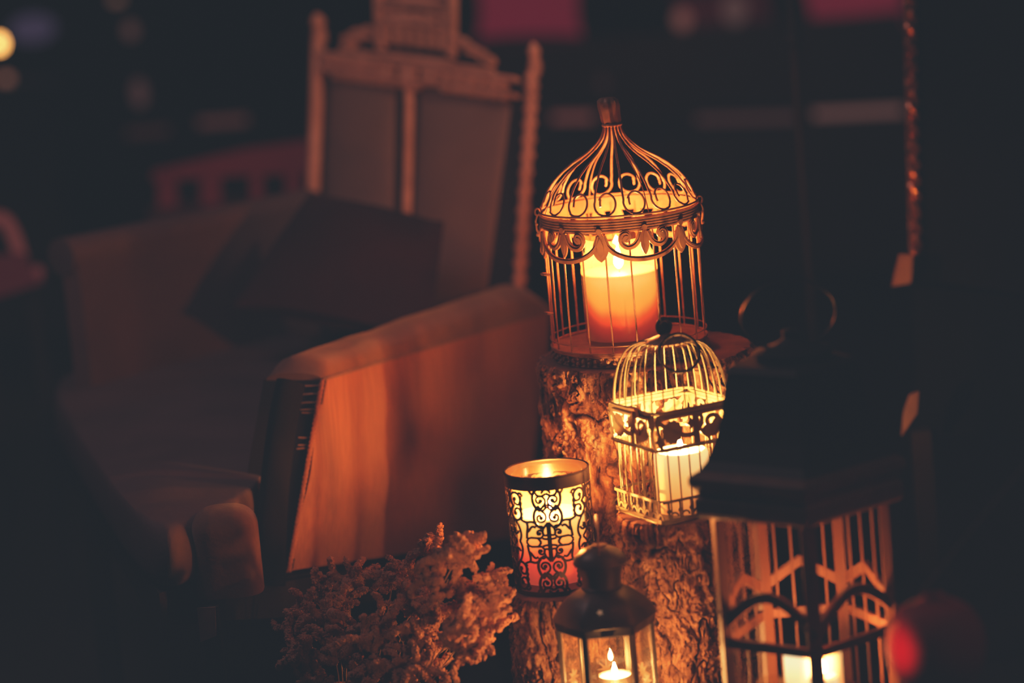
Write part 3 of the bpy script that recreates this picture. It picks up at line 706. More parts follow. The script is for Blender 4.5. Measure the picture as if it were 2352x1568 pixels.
def pad(u, v):       # rounded arm pad, v round the section
    t = aF.lerp(aR_, u); a = v * PI
    rise = .030 + .022 * u
    sec = side * (.004 + WA / 2 * (math.cos(a) - 1)) + up * (rise * math.sin(a) ** .75 if 0 < v < 1 else 0)
    fr = smoothstep(0, .035, u); bk = smoothstep(0, .10, 1 - u)
    sec = side * (.004 + WA / 2 * (math.cos(a) - 1)) + up * ((rise * (math.sin(a) ** .7 if 0 < v < 1 else 0)) * (.35 + .65 * fr) * (.15 + .85 * math.sqrt(max(0, bk))))
    return t + sec + up * .002 * noise.noise(t * 20)
mb = MB(); mb.grid(pad, 80, 20)
mb.grid(lambda u, v: pad(0, v * 1) * (1 - u) + (aF - side * WA / 2) * u, 4, 20); mb.grid(lambda u, v: pad(1, v) * (1 - u) + (aR_ - side * WA / 2) * u, 4, 20)
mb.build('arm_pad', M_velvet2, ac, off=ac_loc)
MB().tube([aF.lerp(aR_, i / 40) + side * .006 + up * .0005 for i in range(41)], .0022, 6).build('piping', M_velvet2, ac, off=ac_loc)
mb = MB(); mb.grid(lambda u, v: aF.lerp(aR_, u) - side * WA - up * .30 * v, 20, 6); mb.build('arm_lining', M_seat, ac, off=ac_loc)
# front of arm: dark face, rolled black post, rope edge and stray fringe threads
mb = MB(); mb.prism([aF + side * .002 - up * .001, bF + side * .002, bF - side * .085, aF - side * .085 - up * .001], -f_ * .02); mb.build('arm_front', M_darkwood, ac, smooth=False, off=ac_loc)
pp = [P(x, y, D) for x, y, D in ((668, 878, 4.22), (650, 960, 4.21), (634, 1080, 4.20), (624, 1200, 4.19), (622, 1345, 4.18))]
MB().sweep(smooth2(pp, 2), [(.022 * math.cos(2 * PI * k / 16), .018 * math.sin(2 * PI * k / 16)) for k in range(16)]).build('front_post', M_matte, ac, off=ac_loc)
mb = MB(); N_ = 150
for s0 in (0, PI):
    mb.tube([aF.lerp(bF, i / N_) + side * (.006 + .0022 * math.cos(i * .9 + s0)) + f_ * (.002 + .0022 * math.sin(i * .9 + s0)) for i in range(N_ + 1)], .0018, 6)
mb.build('rope_trim', M_velvet, ac, off=ac_loc)
for i, t in enumerate((.03, .075, .12, .155, .17, .30, .34, .36)):
    a = aF.lerp(bF, t) + side * .004; L = .026 if i < 4 else .018
    e1 = a + f_ * .004 - side * L * (1 + .1 * math.sin(i * 5))
    MB().tube([a, a.lerp(e1, .5) + up * .001 * math.sin(i), e1], .0009, 5).build('fringe_thread', M_thread, ac, off=ac_loc)
# base rails and legs
r0, r1, r2 = P(470, 1372, 4.05), P(655, 1335, 4.22), P(1190, 1250, 4.96)
mb = MB()
mb.prism([r1, r2, r2 - up * .05, r1 - up * .05], -side * .03); mb.prism([r0, r1, r1 - up * .05, r0 - up * .032], -side * .03)
mb.build('base_rail', M_darkwood, ac, smooth=False, off=ac_loc)
l0 = P(479, 1388, 4.04)
for (p, w) in ((P(481, 1388, 4.04), .0115), (P(1150, 1290, 4.9), .016), (P(205, 1100, 4.75), .016), (P(700, 800, 5.45), .016)):
    z = p.z if p.z < .5 else .4
    mb = MB(); mb.box((p.x, p.y, z * .5), (w, w, z * .5)); mb.build('leg', M_darkwood, ac, smooth=False, off=ac_loc, bevel=.002)
pl = Plane(l0, l0 + Vector((1, -.25, 0)), l0 + up)
mb = MB(); mb.prism([pl.hit(x, y, .014) for x, y in ((461, 1388), (503, 1386), (505, 1452), (470, 1466))], pl.n * .002); mb.build('pale_leg_plate', mat('pale plate', (.62, .45, .36), .7, c2=(.42, .30, .26), vscale=60), ac, smooth=False, off=ac_loc)  # lighter plate on the face of the front leg
# seat cushion: thick rounded slab
ZS = .475
cs = [Zp(75, 850, ZS), Zp(770, 745, ZS), Zp(600, 1130, ZS), Zp(335, 1240, ZS)]   # left, back, right-front, front
cen = sum(cs, Vector()) / 4
def seat(u, v):
    # superellipse mapped on the quad; v=0 top centre .. 1 bottom
    a = 2 * PI * u; ca, sa = math.cos(a), math.sin(a)
    k = (abs(ca) ** 5 + abs(sa) ** 5) ** (-1 / 5)
    if v < .6: rad = (v / .6) * .93; z = ZS + .012 * (1 - (v / .6) ** 2)
    else:
        w = (v - .6) / .4; rad = .93 + .07 * math.sin(PI * w) ** .6 if w < 1 else .93; z = ZS - .085 * (1 - math.cos(PI * w)) / 2 * 1.0
    x, y = ca * k * rad, sa * k * rad
    X, Y = (x + 1) / 2, (y + 1) / 2
    p = cs[0].lerp(cs[1], X).lerp(cs[3].lerp(cs[2], X), Y)
    return Vector((p.x, p.y, z + .003 * noise.noise(p * 9)))
MB().grid(seat, 96, 40, wrapu=True).build('seat_cushion', M_seat, ac, off=ac_loc)
# front right corner of the frame upholstery catching the candle light
k0 = P(518, 1232, 4.06)
mb = MB()
def knob(u, v):
    a = 2 * PI * u; k = (abs(math.cos(a)) ** 3.2 + abs(math.sin(a)) ** 3.2) ** (-1 / 3.2)
    r = .043 * math.sin(min(1, v / .45) * PI / 2) ** .75 if v > 0 else 0
    z = .030 * math.cos(min(1, v / .45) * PI / 2) - max(0, v - .45) / .55 * .085
    return k0 + Vector((r * k * math.cos(a), r * k * math.sin(a) * .9, z + .012))
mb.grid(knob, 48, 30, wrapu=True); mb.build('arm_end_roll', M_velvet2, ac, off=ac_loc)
# high back
BP = Plane(P(1215, 640, 5.02), P(1238, 140, 5.12), P(725, 440, 5.40))
def bpoly(name, pts, m, off=0.0, th=.02, it=0, smooth=False, parent=None):
    mb = MB(); mb.prism([BP.hit(x, y, off) for x, y in pts], BP.n * th); return mb.build(name, m, parent or ac, smooth=smooth, off=ac_loc)
bpoly('back_board', [(735, 150), (1210, 200), (1195, 780), (900, 760), (715, 560)], M_darkwood, -.02, .02)
def cush(name, pts, m, puff=.018):
    A, B, C_, D_ = [BP.hit(x, y, 0) for x, y in pts]
    mb = MB(); mb.grid(lambda u, v: A.lerp(B, u).lerp(D_.lerp(C_, u), v) + BP.n * (puff * (math.sin(PI * u) * math.sin(PI * v)) ** .35 if 0 < u < 1 and 0 < v < 1 else A * 0), 40, 60)
    return mb.build(name, m, ac, off=ac_loc)
cush('back_panel', [(760, 168), (912, 190), (905, 640), (745, 640)], M_linen)
cush('back_panel', [(966, 198), (1176, 225), (1105, 780), (945, 760)], M_linen)
def bpost(name, pts, r, m=M_carve, beads=None):
    mb = MB(); P3 = [BP.hit(x, y, .010) for x, y in pts]; mb.tube(P3, r, 12)
    if beads:
        for i in range(beads):
            t = (i + .5) / beads * (len(P3) - 1); j = min(int(t), len(P3) - 2); q = P3[j].lerp(P3[j + 1], t - j); mb.ico(q, r * 1.45, 2, sc3=(1, 1, .55))
    return mb.build(name, m, ac, off=ac_loc)
bpost('back_post', [(740, 90), (735, 250), (728, 450), (722, 640)], .0125)
fb = MB(); a = BP.hit(740, 62, .010)
fb.lathe([(.013, -.03), (.014, -.015), (.010, -.005), (.014, .003), (.012, .012), (.004, .020), (0, .022)], 20, a); fb.build('finial', M_carve, ac, off=ac_loc)
bpost('centre_post', [(950, 205), (946, 400), (940, 640)], .0085)
bpost('back_post', [(1232, 165), (1228, 260), (1218, 400), (1208, 560), (1200, 700)], .0095, M_carve, beads=15)
fb = MB(); a = BP.hit(1236, 130, .010)
fb.lathe([(.010, -.03), (.012, -.015), (.008, -.005), (.011, .003), (.009, .012), (.003, .020), (0, .022)], 20, a); fb.build('finial', M_carve, ac, off=ac_loc)
# crest rail and pierced pediment
mpB = lambda u, v, t: BP.hit(u, v, .012 + t)
mb = MB()
def rail_y(x): return 148 + (x - 755) * .135
mb.stroke([(755 + i * 10, rail_y(755 + i * 10) - 18) for i in range(46)], 10, mpB, .014)
mb.stroke([(755 + i * 10, rail_y(755 + i * 10) + 20) for i in range(46)], 8, mpB, .014)
mb.stroke([(755, rail_y(755)), (905, rail_y(905))], 34, mpB, .008)
for x in (905, 955, 1005):
    mb.blob(circ(x, rail_y(x), 19, 14), mpB, .012)
for i in range(6):
    x = 1035 + i * 27; mb.stroke(spiral(x, rail_y(x), 15, 5, 150, 470, 18), 8, mpB, .012)
    mb.blob(circ(x + 6, rail_y(x) + 24, 10, 10), mpB, .014)
for i in range(5):
    x = 775 + i * 27; mb.stroke(spiral(x, rail_y(x) - 2, 12, 5, 30, -290, 18), 8, mpB, .015)
for i in range(8): mb.blob(circ(790 + i * 26, rail_y(790 + i * 26) + 28, 9, 10), mpB, .010)
mb.build('crest_rail', M_carve, ac, smooth=False, off=ac_loc)
mb = MB()
for (x, y, r) in ((820, 104, 14), (842, 92, 16), (868, 86, 16), (885, 100, 15), (1078, 108, 15), (1098, 124, 16), (1122, 136, 15), (1140, 148, 12), (815, 118, 10)):
    mb.stroke(spiral(x, y, r, 4, 200, 540, 20), 9, mpB, .012)
mb.stroke([(800, 122), (1150, 170)], 9, mpB, .012)
mb.stroke([(885, -70), (892, 120)], 14, mpB, .014); mb.stroke([(1058, -60), (1056, 138)], 12, mpB, .014)
for y0 in (-50, -15, 22, 62): mb.stroke([(888, y0), (970, y0 - (14 if y0 < 0 else 2)), (1058, y0 + 14)], 11, mpB, .014)
for i in range(6): mb.stroke([(908 + i * 25, 66 + i * 2), (908 + i * 25, 108 + i * 3)], 11, mpB, .012)
for i in range(5): mb.blob(circ(915 + i * 30, 42 + i * 2, 12, 10), mpB, .010)
mb.stroke([(892, 128), (1056, 150)], 7, mpB, .012)
mb.blob([(900, 30), (1050, 45), (1050, 56), (900, 44)], mpB, .006)
mb.blob([(905, -45), (1045, -35), (1045, 20), (905, 5)], mpB, .006)
mb.build('pierced_pediment', M_carve, ac, smooth=False, off=ac_loc)
# far arm
g0, g1 = BP.hit(718, 470, 0), P(140, 590, 4.95)
mb = MB(); mb.tube([g0.lerp(g1, i / 10) for i in range(11)], .030, 16)
mb.prism([g0, g1, g1 - up * .22, g0 - up * .22], (side * .03)); mb.build('far_arm', M_seat, ac, off=ac_loc)
mb = MB(); mb.prism([Vector((cs[i].x, cs[i].y, ZS - .09)) * .9 + Vector((cen.x, cen.y, ZS - .09)) * .1 for i in range(4)], (0, 0, -.06)); mb.build('seat_frame', M_darkwood, ac, smooth=False, off=ac_loc)
# scatter cushion
q = [P(712, 440, 5.12), P(1020, 508, 4.98), P(985, 790, 4.80), P(530, 705, 4.98)]
cq = sum(q, Vector()) / 4; nq = (q[1] - q[0]).cross(q[3] - q[0]).normalized()
if nq.dot(_f) > 0: nq.negate()
mb = MB()
for sg in (-1, 1):
    def pf(u, v, sg=sg):
        p = q[0].lerp(q[1], u).lerp(q[3].lerp(q[2], u), v); e = (math.sin(PI * u) * math.sin(PI * v)) if 0 < u < 1 and 0 < v < 1 else 0
        p = p + (cq - p) * .10 * (1 - (2 * u - 1) ** 2 if v in (0, 1) else 0)
        return p + nq * sg * .045 * e ** .55
    mb.grid(pf, 30, 30)
o = mb.build('cushion', M_redcush, None, off=cq); o.location = cq
tag(o, 'dark red scatter cushion leaning in the carved armchair', 'cushion')
# ------------------------------------------------------------------ dried flowers
fb0 = P(800, 1760, 4.0)
fl = thing('dried_flowers', 'bunch of dried tan statice flowers glowing orange at bottom centre', 'dried flowers', (fb0.x, fb0.y, 0))
sprays = [(1060, 1262, 3.98, 1.1), (1000, 1262, 4.03, .8), (1030, 1330, 3.97, 1.2), (960, 1370, 3.99, 1.1), (1115, 1345, 4.0, .9), (1120, 1400, 3.98, 1.0), (1060, 1430, 3.95, 1.1), (1085, 1490, 3.98, .8), (905, 1320, 4.05, .8), (870, 1440, 3.95, 1.2), (960, 1460, 3.93, 1.2), (900, 1540, 3.92, 1.2), (980, 1530, 3.93, 1.1), (810, 1330, 4.08, .8), (780, 1400, 4.02, 1.0), (700, 1420, 4.05, 1.0), (690, 1490, 4.0, .9), (780, 1490, 3.98, 1.0), (830, 1560, 3.95, 1.0), (1140, 1410, 4.02, .7), (1000, 1400, 3.97, 1.0), (740, 1350, 4.1, .7), (720, 1560, 4.0, .9)]
stem0 = Vector((fb0.x, fb0.y, fb0.z - .05))
for i, (x, y, D, s) in enumerate(sprays):
    D -= .14 * smoothstep(930, 1080, x) + .02
    rnd = random.Random(100 + i); tip = P(x, y, D)
    mb = MB(); dirn = (tip - stem0).normalized()
    for b in range(int(15 * s)):
        # little curling branchlets of fuzzy florets
        p = tip + Vector((rnd.uniform(-1, 1), rnd.uniform(-1, 1), rnd.uniform(-1, 1))) * .016 * s - dirn * .008
        d = (Vector((rnd.uniform(-1, 1), rnd.uniform(-1, 1), rnd.uniform(-.6, 1))).normalized() + dirn * .5).normalized()
        ax = Vector((rnd.uniform(-1, 1), rnd.uniform(-1, 1), rnd.uniform(-1, 1))).normalized()
        r = rnd.uniform(.0042, .0070)
        for kk in range(rnd.randint(5, 9)):
            mb.ico(p, r, 2, .55, 260)
            for z in range(13):
                w = Vector((rnd.gauss(0, 1), rnd.gauss(0, 1), rnd.gauss(0, 1))).normalized()
                mb.ico(p + w * r * .98, rnd.uniform(.0010, .0022), 1, .5, 500)
            d = (Matrix.Rotation(rnd.uniform(.15, .5), 3, ax) @ d).normalized(); p = p + d * r * 1.05; r *= .94
    mb.build('blossom_spray', M_flower, fl, off=fl.location)
    k = MB(); mid_ = stem0.lerp(tip, .5) + Vector((rnd.uniform(-.01, .01), rnd.uniform(-.01, .01), .012))
    k.tube(smooth2([stem0 + Vector((rnd.uniform(-.01, .01), rnd.uniform(-.01, .01), 0)), mid_, tip], 2), .0009, 5)
    for z in range(3):
        a = mid_.lerp(tip, .3 + .2 * z); k.tube([a, a + (tip - mid_).normalized() * .02 + Vector((rnd.uniform(-.015, .015), rnd.uniform(-.01, .01), rnd.uniform(-.01, .02)))], .0006, 5)
    k.build('stem', M_stem, fl, off=fl.location)
for (x0, y0, x1, y1, D) in ((965, 1440, 1010, 1355, 3.93), (975, 1445, 1035, 1390, 3.93), (985, 1520, 1085, 1440, 3.92), (1005, 1530, 1120, 1425, 3.91), (985, 1505, 1060, 1400, 3.92)):
    MB().tube([stem0, P(x0, y0, D), P(x1, y1, D)], .0010, 5).build('stem', M_stem, fl, off=fl.location)
vz = stem0.z + .02
MB().lathe([(0, 0), (.050, 0), (.056, .01), (.060, vz * .5), (.042, vz * .85), (.034, vz), (.030, vz), (.038, vz * .85), (.05, vz * .5), (.048, .02), (0, .02)], 48).build('vase', M_darkwood, fl)
# ------------------------------------------------------------------ right side: dark chair with rope-carved edge, pole, red glass
e0, e1 = P(2088, -60, 4.75), P(2103, 585, 4.72)
dc_loc = Vector((e1.x, e1.y, 0))
dc = thing('high_back_chair', 'near-black high-back chair with rope-carved edge, at the right', 'chair', dc_loc)
rp = MB(); n = 220
for s0 in (0, PI):
    rp.tube([e0.lerp(e1, i / n) + Vector((.0055 * math.cos(i * .25 + s0), .0055 * math.sin(i * .25 + s0), 0)) for i in range(n + 1)], .0058, 8)
rp.build('rope_edge', mat('polished rope moulding', (.5, .22, .12), .25, .8, .8), dc, off=dc_loc)
MB().tube([P(2076, -60, 4.76), P(2090, 570, 4.73)], .0022, 6).build('inner_bead', mat('polished bead', (.2, .09, .05), .25, 0, .8), dc, off=dc_loc)
cp = Plane(e0, e1, e1 + Vector((.5, -.06, 0)))
M_navy = mat('blue black leather', (.0015, .002, .004), .8, spec=.1, var=.3, vscale=12, bump=.2, bscale=60)
mb = MB(); mb.prism([cp.hit(x, y, -.01) for x, y in ((2104, -120), (2560, -120), (2560, 700), (2112, 640))], cp.n * -.035); mb.build('backrest', M_navy, dc, smooth=False, off=dc_loc)
def slab(name, pts, D, m, th=.02):
    a = [P(x, y, D) for x, y in pts]; mb = MB(); mb.prism(a, _f * th); return mb.build(name, m, dc, smooth=False, off=dc_loc, bevel=.002)
M_knuckle = mat('worn arm wood', (.40, .24, .18), .55, c2=(.28, .16, .12), vscale=30)
slab('arm_knuckle', ((2068, 583), (2098, 585), (2094, 650), (2050, 658)), 4.66, M_knuckle)
slab('arm_knuckle', ((2092, 905), (2112, 898), (2108, 950), (2072, 1002), (2078, 945)), 4.5, M_knuckle)
a, b = P(2108, 640, 4.72), P(2118, 1000, 4.6)
mb = MB(); mb.prism([P(2100, 655, 4.72), P(2500, 700, 4.72), P(2500, 1000, 4.66), P(2112, 1000, 4.66)], _f * .06); mb.build('side_panel', M_navy, dc, smooth=False, off=dc_loc)
for (x, D) in ((2120, 4.62), (2460, 4.60)):
    p = P(x, 995, D); MB().box((p.x, p.y + .03, p.z / 2), (.014, .014, p.z / 2)).build('leg', M_darkwood, dc, smooth=False, off=dc_loc)
p = P(1852, 60, 5.2); pb = P(1868, 760, 5.2)
pole = thing('iron_pole', 'thin black iron pole standing behind the large dark lantern', 'pole', (pb.x, pb.y, 0))
MB().tube([(0, 0, 0), (0, 0, p.z + .35)], .009, 10).build('shaft', M_black, pole)
MB().ico((0, 0, p.z - .01), .016, 2).build('collar', M_black, pole)
MB().lathe([(0, 0), (.12, 0), (.12, .008), (.02, .02), (0, .02)], 32).build('foot', M_black, pole)
rc = P(2150, 1482, 3.30)
M_redglass = mat('red blown glass', (.80, .008, .035), .6, 0, .4, var=.3, vscale=10)
gv = thing('glass_vase', 'round ruby red glass vase in the bottom right corner', 'vase', (rc.x, rc.y, rc.z - .050))
MB().lathe([(0, 0), (.022, 0), (.026, .002), (.040, .012), (.050, .030), (.053, .050), (.050, .070), (.040, .088), (.026, .097), (.014, .100), (.011, .103), (.012, .106), (.009, .106), (.008, .100), (.024, .093), (.037, .084), (.047, .068), (.050, .050), (.046, .030), (.03, .010), (0, .006)], 64).build('bowl', M_redglass, gv)
sp0 = Vector((rc.x, rc.y, rc.z + .06)); sp1 = P(2360, 1060, 3.28)
MB().tube([P(2090, 1392, 3.28), P(2200, 1255, 3.29), sp1], .0010, 6).build('reed', M_stem, gv, off=gv.location)
stp = thing('side_table', 'low black side table under the ruby glass vase', 'table', (rc.x, rc.y, 0))
zt_ = rc.z - .0505
MB().lathe([(0, zt_ - .012), (.040, zt_ - .012), (.045, zt_ - .006), (.040, zt_), (0, zt_)], 64).build('tabletop', M_black, stp)
MB().lathe([(0, .0), (.11, 0), (.10, .015), (.02, .03), (.014, zt_ - .012), (0, zt_ - .012)], 32).build('pedestal', M_black, stp)
# ------------------------------------------------------------------ background
M_wall = mat('dark plum plaster', (.030, .020, .024), .9, var=.3, vscale=2)
M_floor = mat('dark boards', (.035, .022, .018), .6, c2=(.02, .012, .010), vscale=6, stretch=(8, .6, 1))
def struct(name, mb, m):
    o = mb.build(name, m, None, smooth=False); o['kind'] = 'structure'; return o
struct('floor', MB().box((0, 5, -.05), (4.5, 6.5, .05)), M_floor)
struct('wall_back', MB().box((0, 9.6, 1.5), (4.5, .1, 1.6)), M_wall)
struct('wall_left', MB().box((-4.0, 5, 1.5), (.1, 4.5, 1.6)), M_wall)
struct('wall_right', MB().box((4.0, 5, 1.5), (.1, 4.5, 1.6)), M_wall)
M_rail = mat('pink rail glow', (.34, .13, .12), .6, c2=(.04, .02, .02), vscale=1.6, em=(.5, .16, .13), ems=.035)  # emission stands in for light on the rail
M_crim = mat('glowing crimson cloth', (.30, .015, .05), .8, var=.5, vscale=5, em=(.5, .02, .07), ems=.19)  # emission stands in for red light falling on the far cushions
M_crim2 = mat('dim glowing crimson cloth', (.25, .02, .04), .8, var=.4, vscale=6, em=(.5, .03, .06), ems=.045)  # weaker emission in place of red light on the spindle bench
D9 = 8.2
# long bench; light on its top rail pieces is painted in as emission
bn = thing('bench', 'long dark bench across the far room with a thin top rail glowing pink', 'bench', Vector((P(1670, 262, D9).x, P(1670, 262, D9).y, 0)))
off = bn.location
def rail(x0, y0, x1, y1, h, D, m, nm, root, off):
    a, b = P(x0, y0, D), P(x1, y1, D); mb = MB(); t = h * D / F
    mb.prism([a, b, b - up * t, a - up * t], (0, .03, 0)); return mb.build(nm, m, root, smooth=False, off=off)
rail(290, 300, 385, 292, 16, D9, mat('rail faint glow left', (.3, .1, .09), .6, em=(.45, .12, .11), ems=.035), 'top_rail', bn, off)
rail(455, 276, 565, 268, 16, D9, mat('rail glow left', (.3, .1, .09), .6, em=(.45, .13, .11), ems=.11), 'top_rail', bn, off)
rail(1268, 264, 1362, 262, 16, D9, mat('rail warm glow end', (.36, .12, .1), .6, em=(.5, .13, .11), ems=.2), 'top_rail', bn, off)
rail(1600, 268, 1832, 262, 16, D9, mat('rail dim glow middle', (.3, .14, .13), .6, em=(.4, .16, .15), ems=.08), 'top_rail', bn, off)
rail(1870, 256, 2074, 246, 16, D9, mat('rail pale glow end', (.4, .2, .17), .6, em=(.5, .2, .17), ems=.2), 'top_rail', bn, off)
a, b = P(1262, 276, D9 + .02), P(2110, 262, D9 + .02)
mb = MB(); mb.prism([Vector((a.x, a.y, b.z)), b, Vector((b.x, b.y, .0)), Vector((a.x, a.y, 0))], (0, .06, 0)); mb.build('backrest', M_darkwood, bn, smooth=False, off=off)
def farcush(px, py, w, h, D, m, label, rot=0.0):
    cpt = P(px, py, D); W_, H_ = w * D / F / 2, h * D / F / 2; R3 = Matrix.Rotation(rot, 3, 'Y'); mb = MB()
    for sg in (-1, 1):
        mb.grid(lambda u, v, sg=sg: cpt + R3 @ Vector(((2 * u - 1) * W_ * (1 - .08 * (1 - (2 * v - 1) ** 2)), sg * .05 * ((math.sin(PI * u) * math.sin(PI * v)) ** .5 if 0 < u < 1 and 0 < v < 1 else 0), (2 * v - 1) * H_ * (1 - .08 * (1 - (2 * u - 1) ** 2)))), 16, 16)
    o = mb.build('cushion', m, None, off=cpt); o.location = cpt; tag(o, label, 'cushion', 'crimson cushions along the far wall'); return o
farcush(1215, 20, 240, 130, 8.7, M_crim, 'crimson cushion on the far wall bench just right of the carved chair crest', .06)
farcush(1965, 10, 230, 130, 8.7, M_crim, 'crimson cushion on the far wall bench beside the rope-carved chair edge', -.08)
farcush(1660, 20, 230, 90, 8.75, mat('glowing wine cloth', (.2, .02, .04), .8, em=(.4, .02, .06), ems=.035), 'dull wine cushion on the far wall bench between the two crimson ones', -.05)  # faint emission in place of light on this cushion
a, b = P(1080, 78, 8.6), P(2080, 62, 8.6); LZ = P(1600, 70, 8.6).z; a.z = b.z = LZ
lg = thing('wall_ledge', 'dark ledge behind the far cushions, high in the background', 'ledge', (a.x, a.y, 0)); mb = MB(); mb.prism([a, Vector((b.x, b.y, a.z)), Vector((b.x, b.y, 0)), Vector((a.x, a.y, 0))], (0, .25, 0)); mb.build('cabinet_front', M_darkwood, lg, smooth=False, off=lg.location)
def orb(name, px, py, D, rx, rz, m, label, cat, group=None, rest=None):
    p = P(px, py, D)
    if rest is not None: p.z = rest + rz * D / F
    mb = MB(); mb.ico((0, 0, 0), 1, 3, sc3=(rx * D / F, rx * D / F, rz * D / F)); o = mb.build(name, m, None); o.location = p; tag(o, label, cat, group); return o
def emis(name, c, s): return mat(name, tuple(x * .4 for x in c), .6, em=c, ems=s)  # adds emission; on things that are no lamps it stands in for room light
q_ = P(10, 190, 8.3); ws = thing('wall_shelf', 'narrow dark shelf under the amber globe lamp at the far left', 'shelf', (q_.x, q_.y, 0)); SZ = q_.z
MB().box((0, 0, SZ - .012), (.16, .06, .012)).build('shelf_board', M_darkwood, ws, smooth=False); MB().box((0, .03, SZ / 2 - .012), (.12, .03, SZ / 2 - .012)).build('cabinet', M_darkwood, ws, smooth=False)
q_ = P(-4, 100, 8.3); gl = thing('globe_lamp', 'small glowing amber globe lamp at the far left edge', 'lamp', (q_.x, q_.y, SZ))
MB().ico((0, 0, q_.z - SZ), 1, 3, sc3=(.0175, .0175, .0195)).build('globe', emis('amber lamp', (1, .42, .10), 6.5), gl)
MB().lathe([(0, 0), (.02, 0), (.02, .004), (.004, .008), (.004, q_.z - SZ - .018), (0, q_.z - SZ - .018)], 16).build('stem', M_black, gl)
q_ = P(-4, 100, 8.3)

orb('tea_glass', 14, 180, 8.3, 14, 9, emis('amber glass', (.8, .3, .2), .35), 'tiny amber glass under the glowing globe lamp', 'glass', rest=SZ)
orb('painted_wall_haze', 75, 66, 8.8, 52, 32, emis('violet ornament', (.30, .20, .42), .10), 'dim violet ornament on the wall right of the amber lamp', 'haze')  # glowing ellipsoid added to paint the violet haze of the lit wall
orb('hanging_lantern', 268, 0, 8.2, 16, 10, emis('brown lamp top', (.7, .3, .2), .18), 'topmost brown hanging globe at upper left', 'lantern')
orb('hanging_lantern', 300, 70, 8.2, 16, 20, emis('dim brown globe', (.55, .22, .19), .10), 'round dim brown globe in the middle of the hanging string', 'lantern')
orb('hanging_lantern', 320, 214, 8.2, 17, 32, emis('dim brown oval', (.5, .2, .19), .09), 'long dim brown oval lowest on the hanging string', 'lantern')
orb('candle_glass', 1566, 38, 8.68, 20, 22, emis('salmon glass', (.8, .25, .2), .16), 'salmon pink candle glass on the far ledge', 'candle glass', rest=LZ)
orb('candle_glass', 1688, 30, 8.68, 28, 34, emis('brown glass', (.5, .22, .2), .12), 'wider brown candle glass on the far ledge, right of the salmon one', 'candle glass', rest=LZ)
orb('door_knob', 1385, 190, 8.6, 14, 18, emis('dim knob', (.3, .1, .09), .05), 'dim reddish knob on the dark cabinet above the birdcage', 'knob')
# left: red balustrade bench, bits of chairs; their dim light is painted as emission
rbz = P(540, 480, 6.6); rb_ = thing('spindle_bench', 'dim red spindle-back bench behind the armchair, left of centre', 'bench', (rbz.x, rbz.y, 0)); off = rb_.location
def rquad(nm, pts, D, m, root, off, th=.03):
    mb = MB(); mb.prism([P(x, y, D) for x, y in pts], (0, th, 0)); return mb.build(nm, m, root, smooth=False, off=off)
rquad('top_rail', ((350, 395), (560, 345), (712, 325), (712, 398), (560, 402), (350, 415)), 6.6, M_crim2, rb_, off)
for x, w in ((382, 42), (482, 46), (588, 28), (672, 34)): rquad('spindle', ((x - w / 2, 395), (x + w / 2, 395), (x + w / 2 + 3, 500), (x - w / 2 + 3, 500)), 6.6, M_crim2, rb_, off)
rquad('seat', ((340, 485), (715, 470), (715, 520), (340, 530)), 6.55, mat('wine seat', (.12, .03, .035), .8), rb_, off, .25)
for x in (350, 700):
    p = P(x, 510, 6.62); MB().box((p.x, p.y + .1, p.z / 2 - .02), (.02, .02, p.z / 2 - .02)).build('leg', M_darkwood, rb_, smooth=False, off=off)
lc = P(10, 560, 6.2); lch = thing('stool', 'small red upholstered stool with curved back at the left edge', 'stool', (lc.x, lc.y, 0)); off = lch.location
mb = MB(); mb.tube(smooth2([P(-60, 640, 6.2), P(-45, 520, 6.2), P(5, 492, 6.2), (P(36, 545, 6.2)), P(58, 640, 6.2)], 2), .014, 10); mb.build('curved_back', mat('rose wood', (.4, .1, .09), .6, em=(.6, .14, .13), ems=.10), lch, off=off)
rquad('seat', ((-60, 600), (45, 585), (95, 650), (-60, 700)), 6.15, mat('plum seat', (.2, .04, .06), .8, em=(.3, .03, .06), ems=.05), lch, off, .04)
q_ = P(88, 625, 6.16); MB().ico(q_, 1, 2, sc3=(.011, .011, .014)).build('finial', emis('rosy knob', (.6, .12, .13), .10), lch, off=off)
for x in (-50, 70):
    p = P(x, 640, 6.2); MB().box((p.x, p.y + .02, p.z / 2), (.012, .012, p.z / 2)).build('leg', M_darkwood, lch, smooth=False, off=off)
# ------------------------------------------------------------------ faint fill light, with unseen lamps added for single things
def area(name, loc, tgt, size, power, c):
    l = bpy.data.lights.new(name, 'AREA'); l.size = size; l.energy = power; l.color = c
    o = bpy.data.objects.new(name, l); col.objects.link(o); o.location = loc; o.rotation_euler = (Vector(tgt) - Vector(loc)).to_track_quat('-Z', 'Y').to_euler(); return o
area('fill_light', (1.6, 2.6, 2.8), (-.2, 4.8, .5), 1.2, 1.6, (1, .36, .30))
area('fill_light', (-1.5, 6.5, 2.6), (-.2, 5.0, .6), 1.0, .5, (1, .55, .5))
def spot(name, loc, tgt, power, c, ang, rad=.03):
    l = bpy.data.lights.new(name, 'SPOT'); l.energy = power; l.color = c; l.spot_size = math.radians(ang); l.spot_blend = 1; l.shadow_soft_size = rad
    o = bpy.data.objects.new(name, l); col.objects.link(o); o.location = loc; o.rotation_euler = (Vector(tgt) - Vector(loc)).to_track_quat('-Z', 'Y').to_euler(); return o
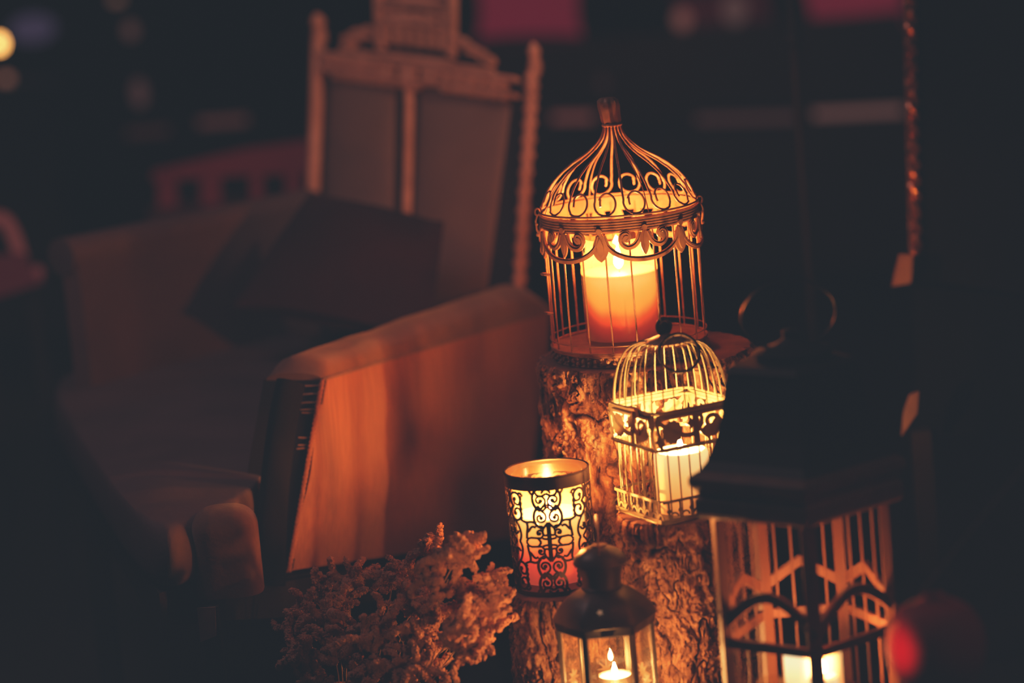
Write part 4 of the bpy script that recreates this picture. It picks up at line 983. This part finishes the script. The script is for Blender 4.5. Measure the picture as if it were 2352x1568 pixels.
spot('crest_fill', (.9, 3.7, 1.75), BP.hit(960, 130), 36, (1, .38, .22), 26)  # unseen spot added to brighten the carved chair crest
area('fill_light', (-.9, 4.0, 1.9), (-.45, 4.5, .5), .5, 2.4, (1, .50, .52))  # unseen area lamp added to lift the armchair seat
spot('warm_fill', (-.03, 3.2, .37), P(985, 930, 4.5), 8, (1, .33, .09), 11)  # unseen warm spot added for the bright patch on the arm panel
spot('warm_fill', (.02, 3.15, .38), P(1040, 1380, 3.9), 1.3, (1, .36, .14), 34)  # unseen warm spot added to brighten the dried flowers
spot('vase_fill', P(1880, 1640, 3.05), P(2058, 1488, 3.28), 3.0, (1, .08, .13), 15, .01)  # unseen red spot added to give the vase its lit edge
w = bpy.data.worlds.new('world'); sc.world = w; w.use_nodes = True
w.node_tree.nodes['Background'].inputs[0].default_value = (.35, .30, .45, 1); w.node_tree.nodes['Background'].inputs[1].default_value = .004
# ------------------------------------------------------------------ camera
cam = bpy.data.cameras.new('camera'); co = bpy.data.objects.new('camera', cam); col.objects.link(co); sc.camera = co
cam.lens = LENS; cam.sensor_width = 36; cam.clip_end = 60; cam.clip_start = .05
mt = Matrix.Identity(4)
for i in range(3): mt[i][0] = CR[i]; mt[i][1] = CU[i]; mt[i][2] = -_f[i]; mt[i][3] = CAM[i]
co.matrix_world = mt
cam.dof.use_dof = True; cam.dof.focus_distance = 4.00; cam.dof.aperture_fstop = 1.8
# ------------------------------------------------------------------ film response: faded blue-black shadows
vs_ = sc.view_settings; vs_.view_transform = 'Standard'; vs_.look = 'None'; vs_.exposure = 0.0
vs_.use_curve_mapping = True
cm = vs_.curve_mapping; cm.use_clip = False; cm.clip_max_x = 10; cm.clip_max_y = 10; cm.extend = 'EXTRAPOLATED'
for i, b in enumerate((.0150, .0188, .0232)):
    c_ = cm.curves[i]; c_.points[0].location = (0, b); c_.points[1].location = (6, 1.05); c_.points.new(.35, .37); c_.points.new(1.0, .84); c_.points.new(2.5, .99)
for c_ in cm.curves[:3]:
    for p_ in c_.points: p_.handle_type = 'VECTOR'
cm.update()
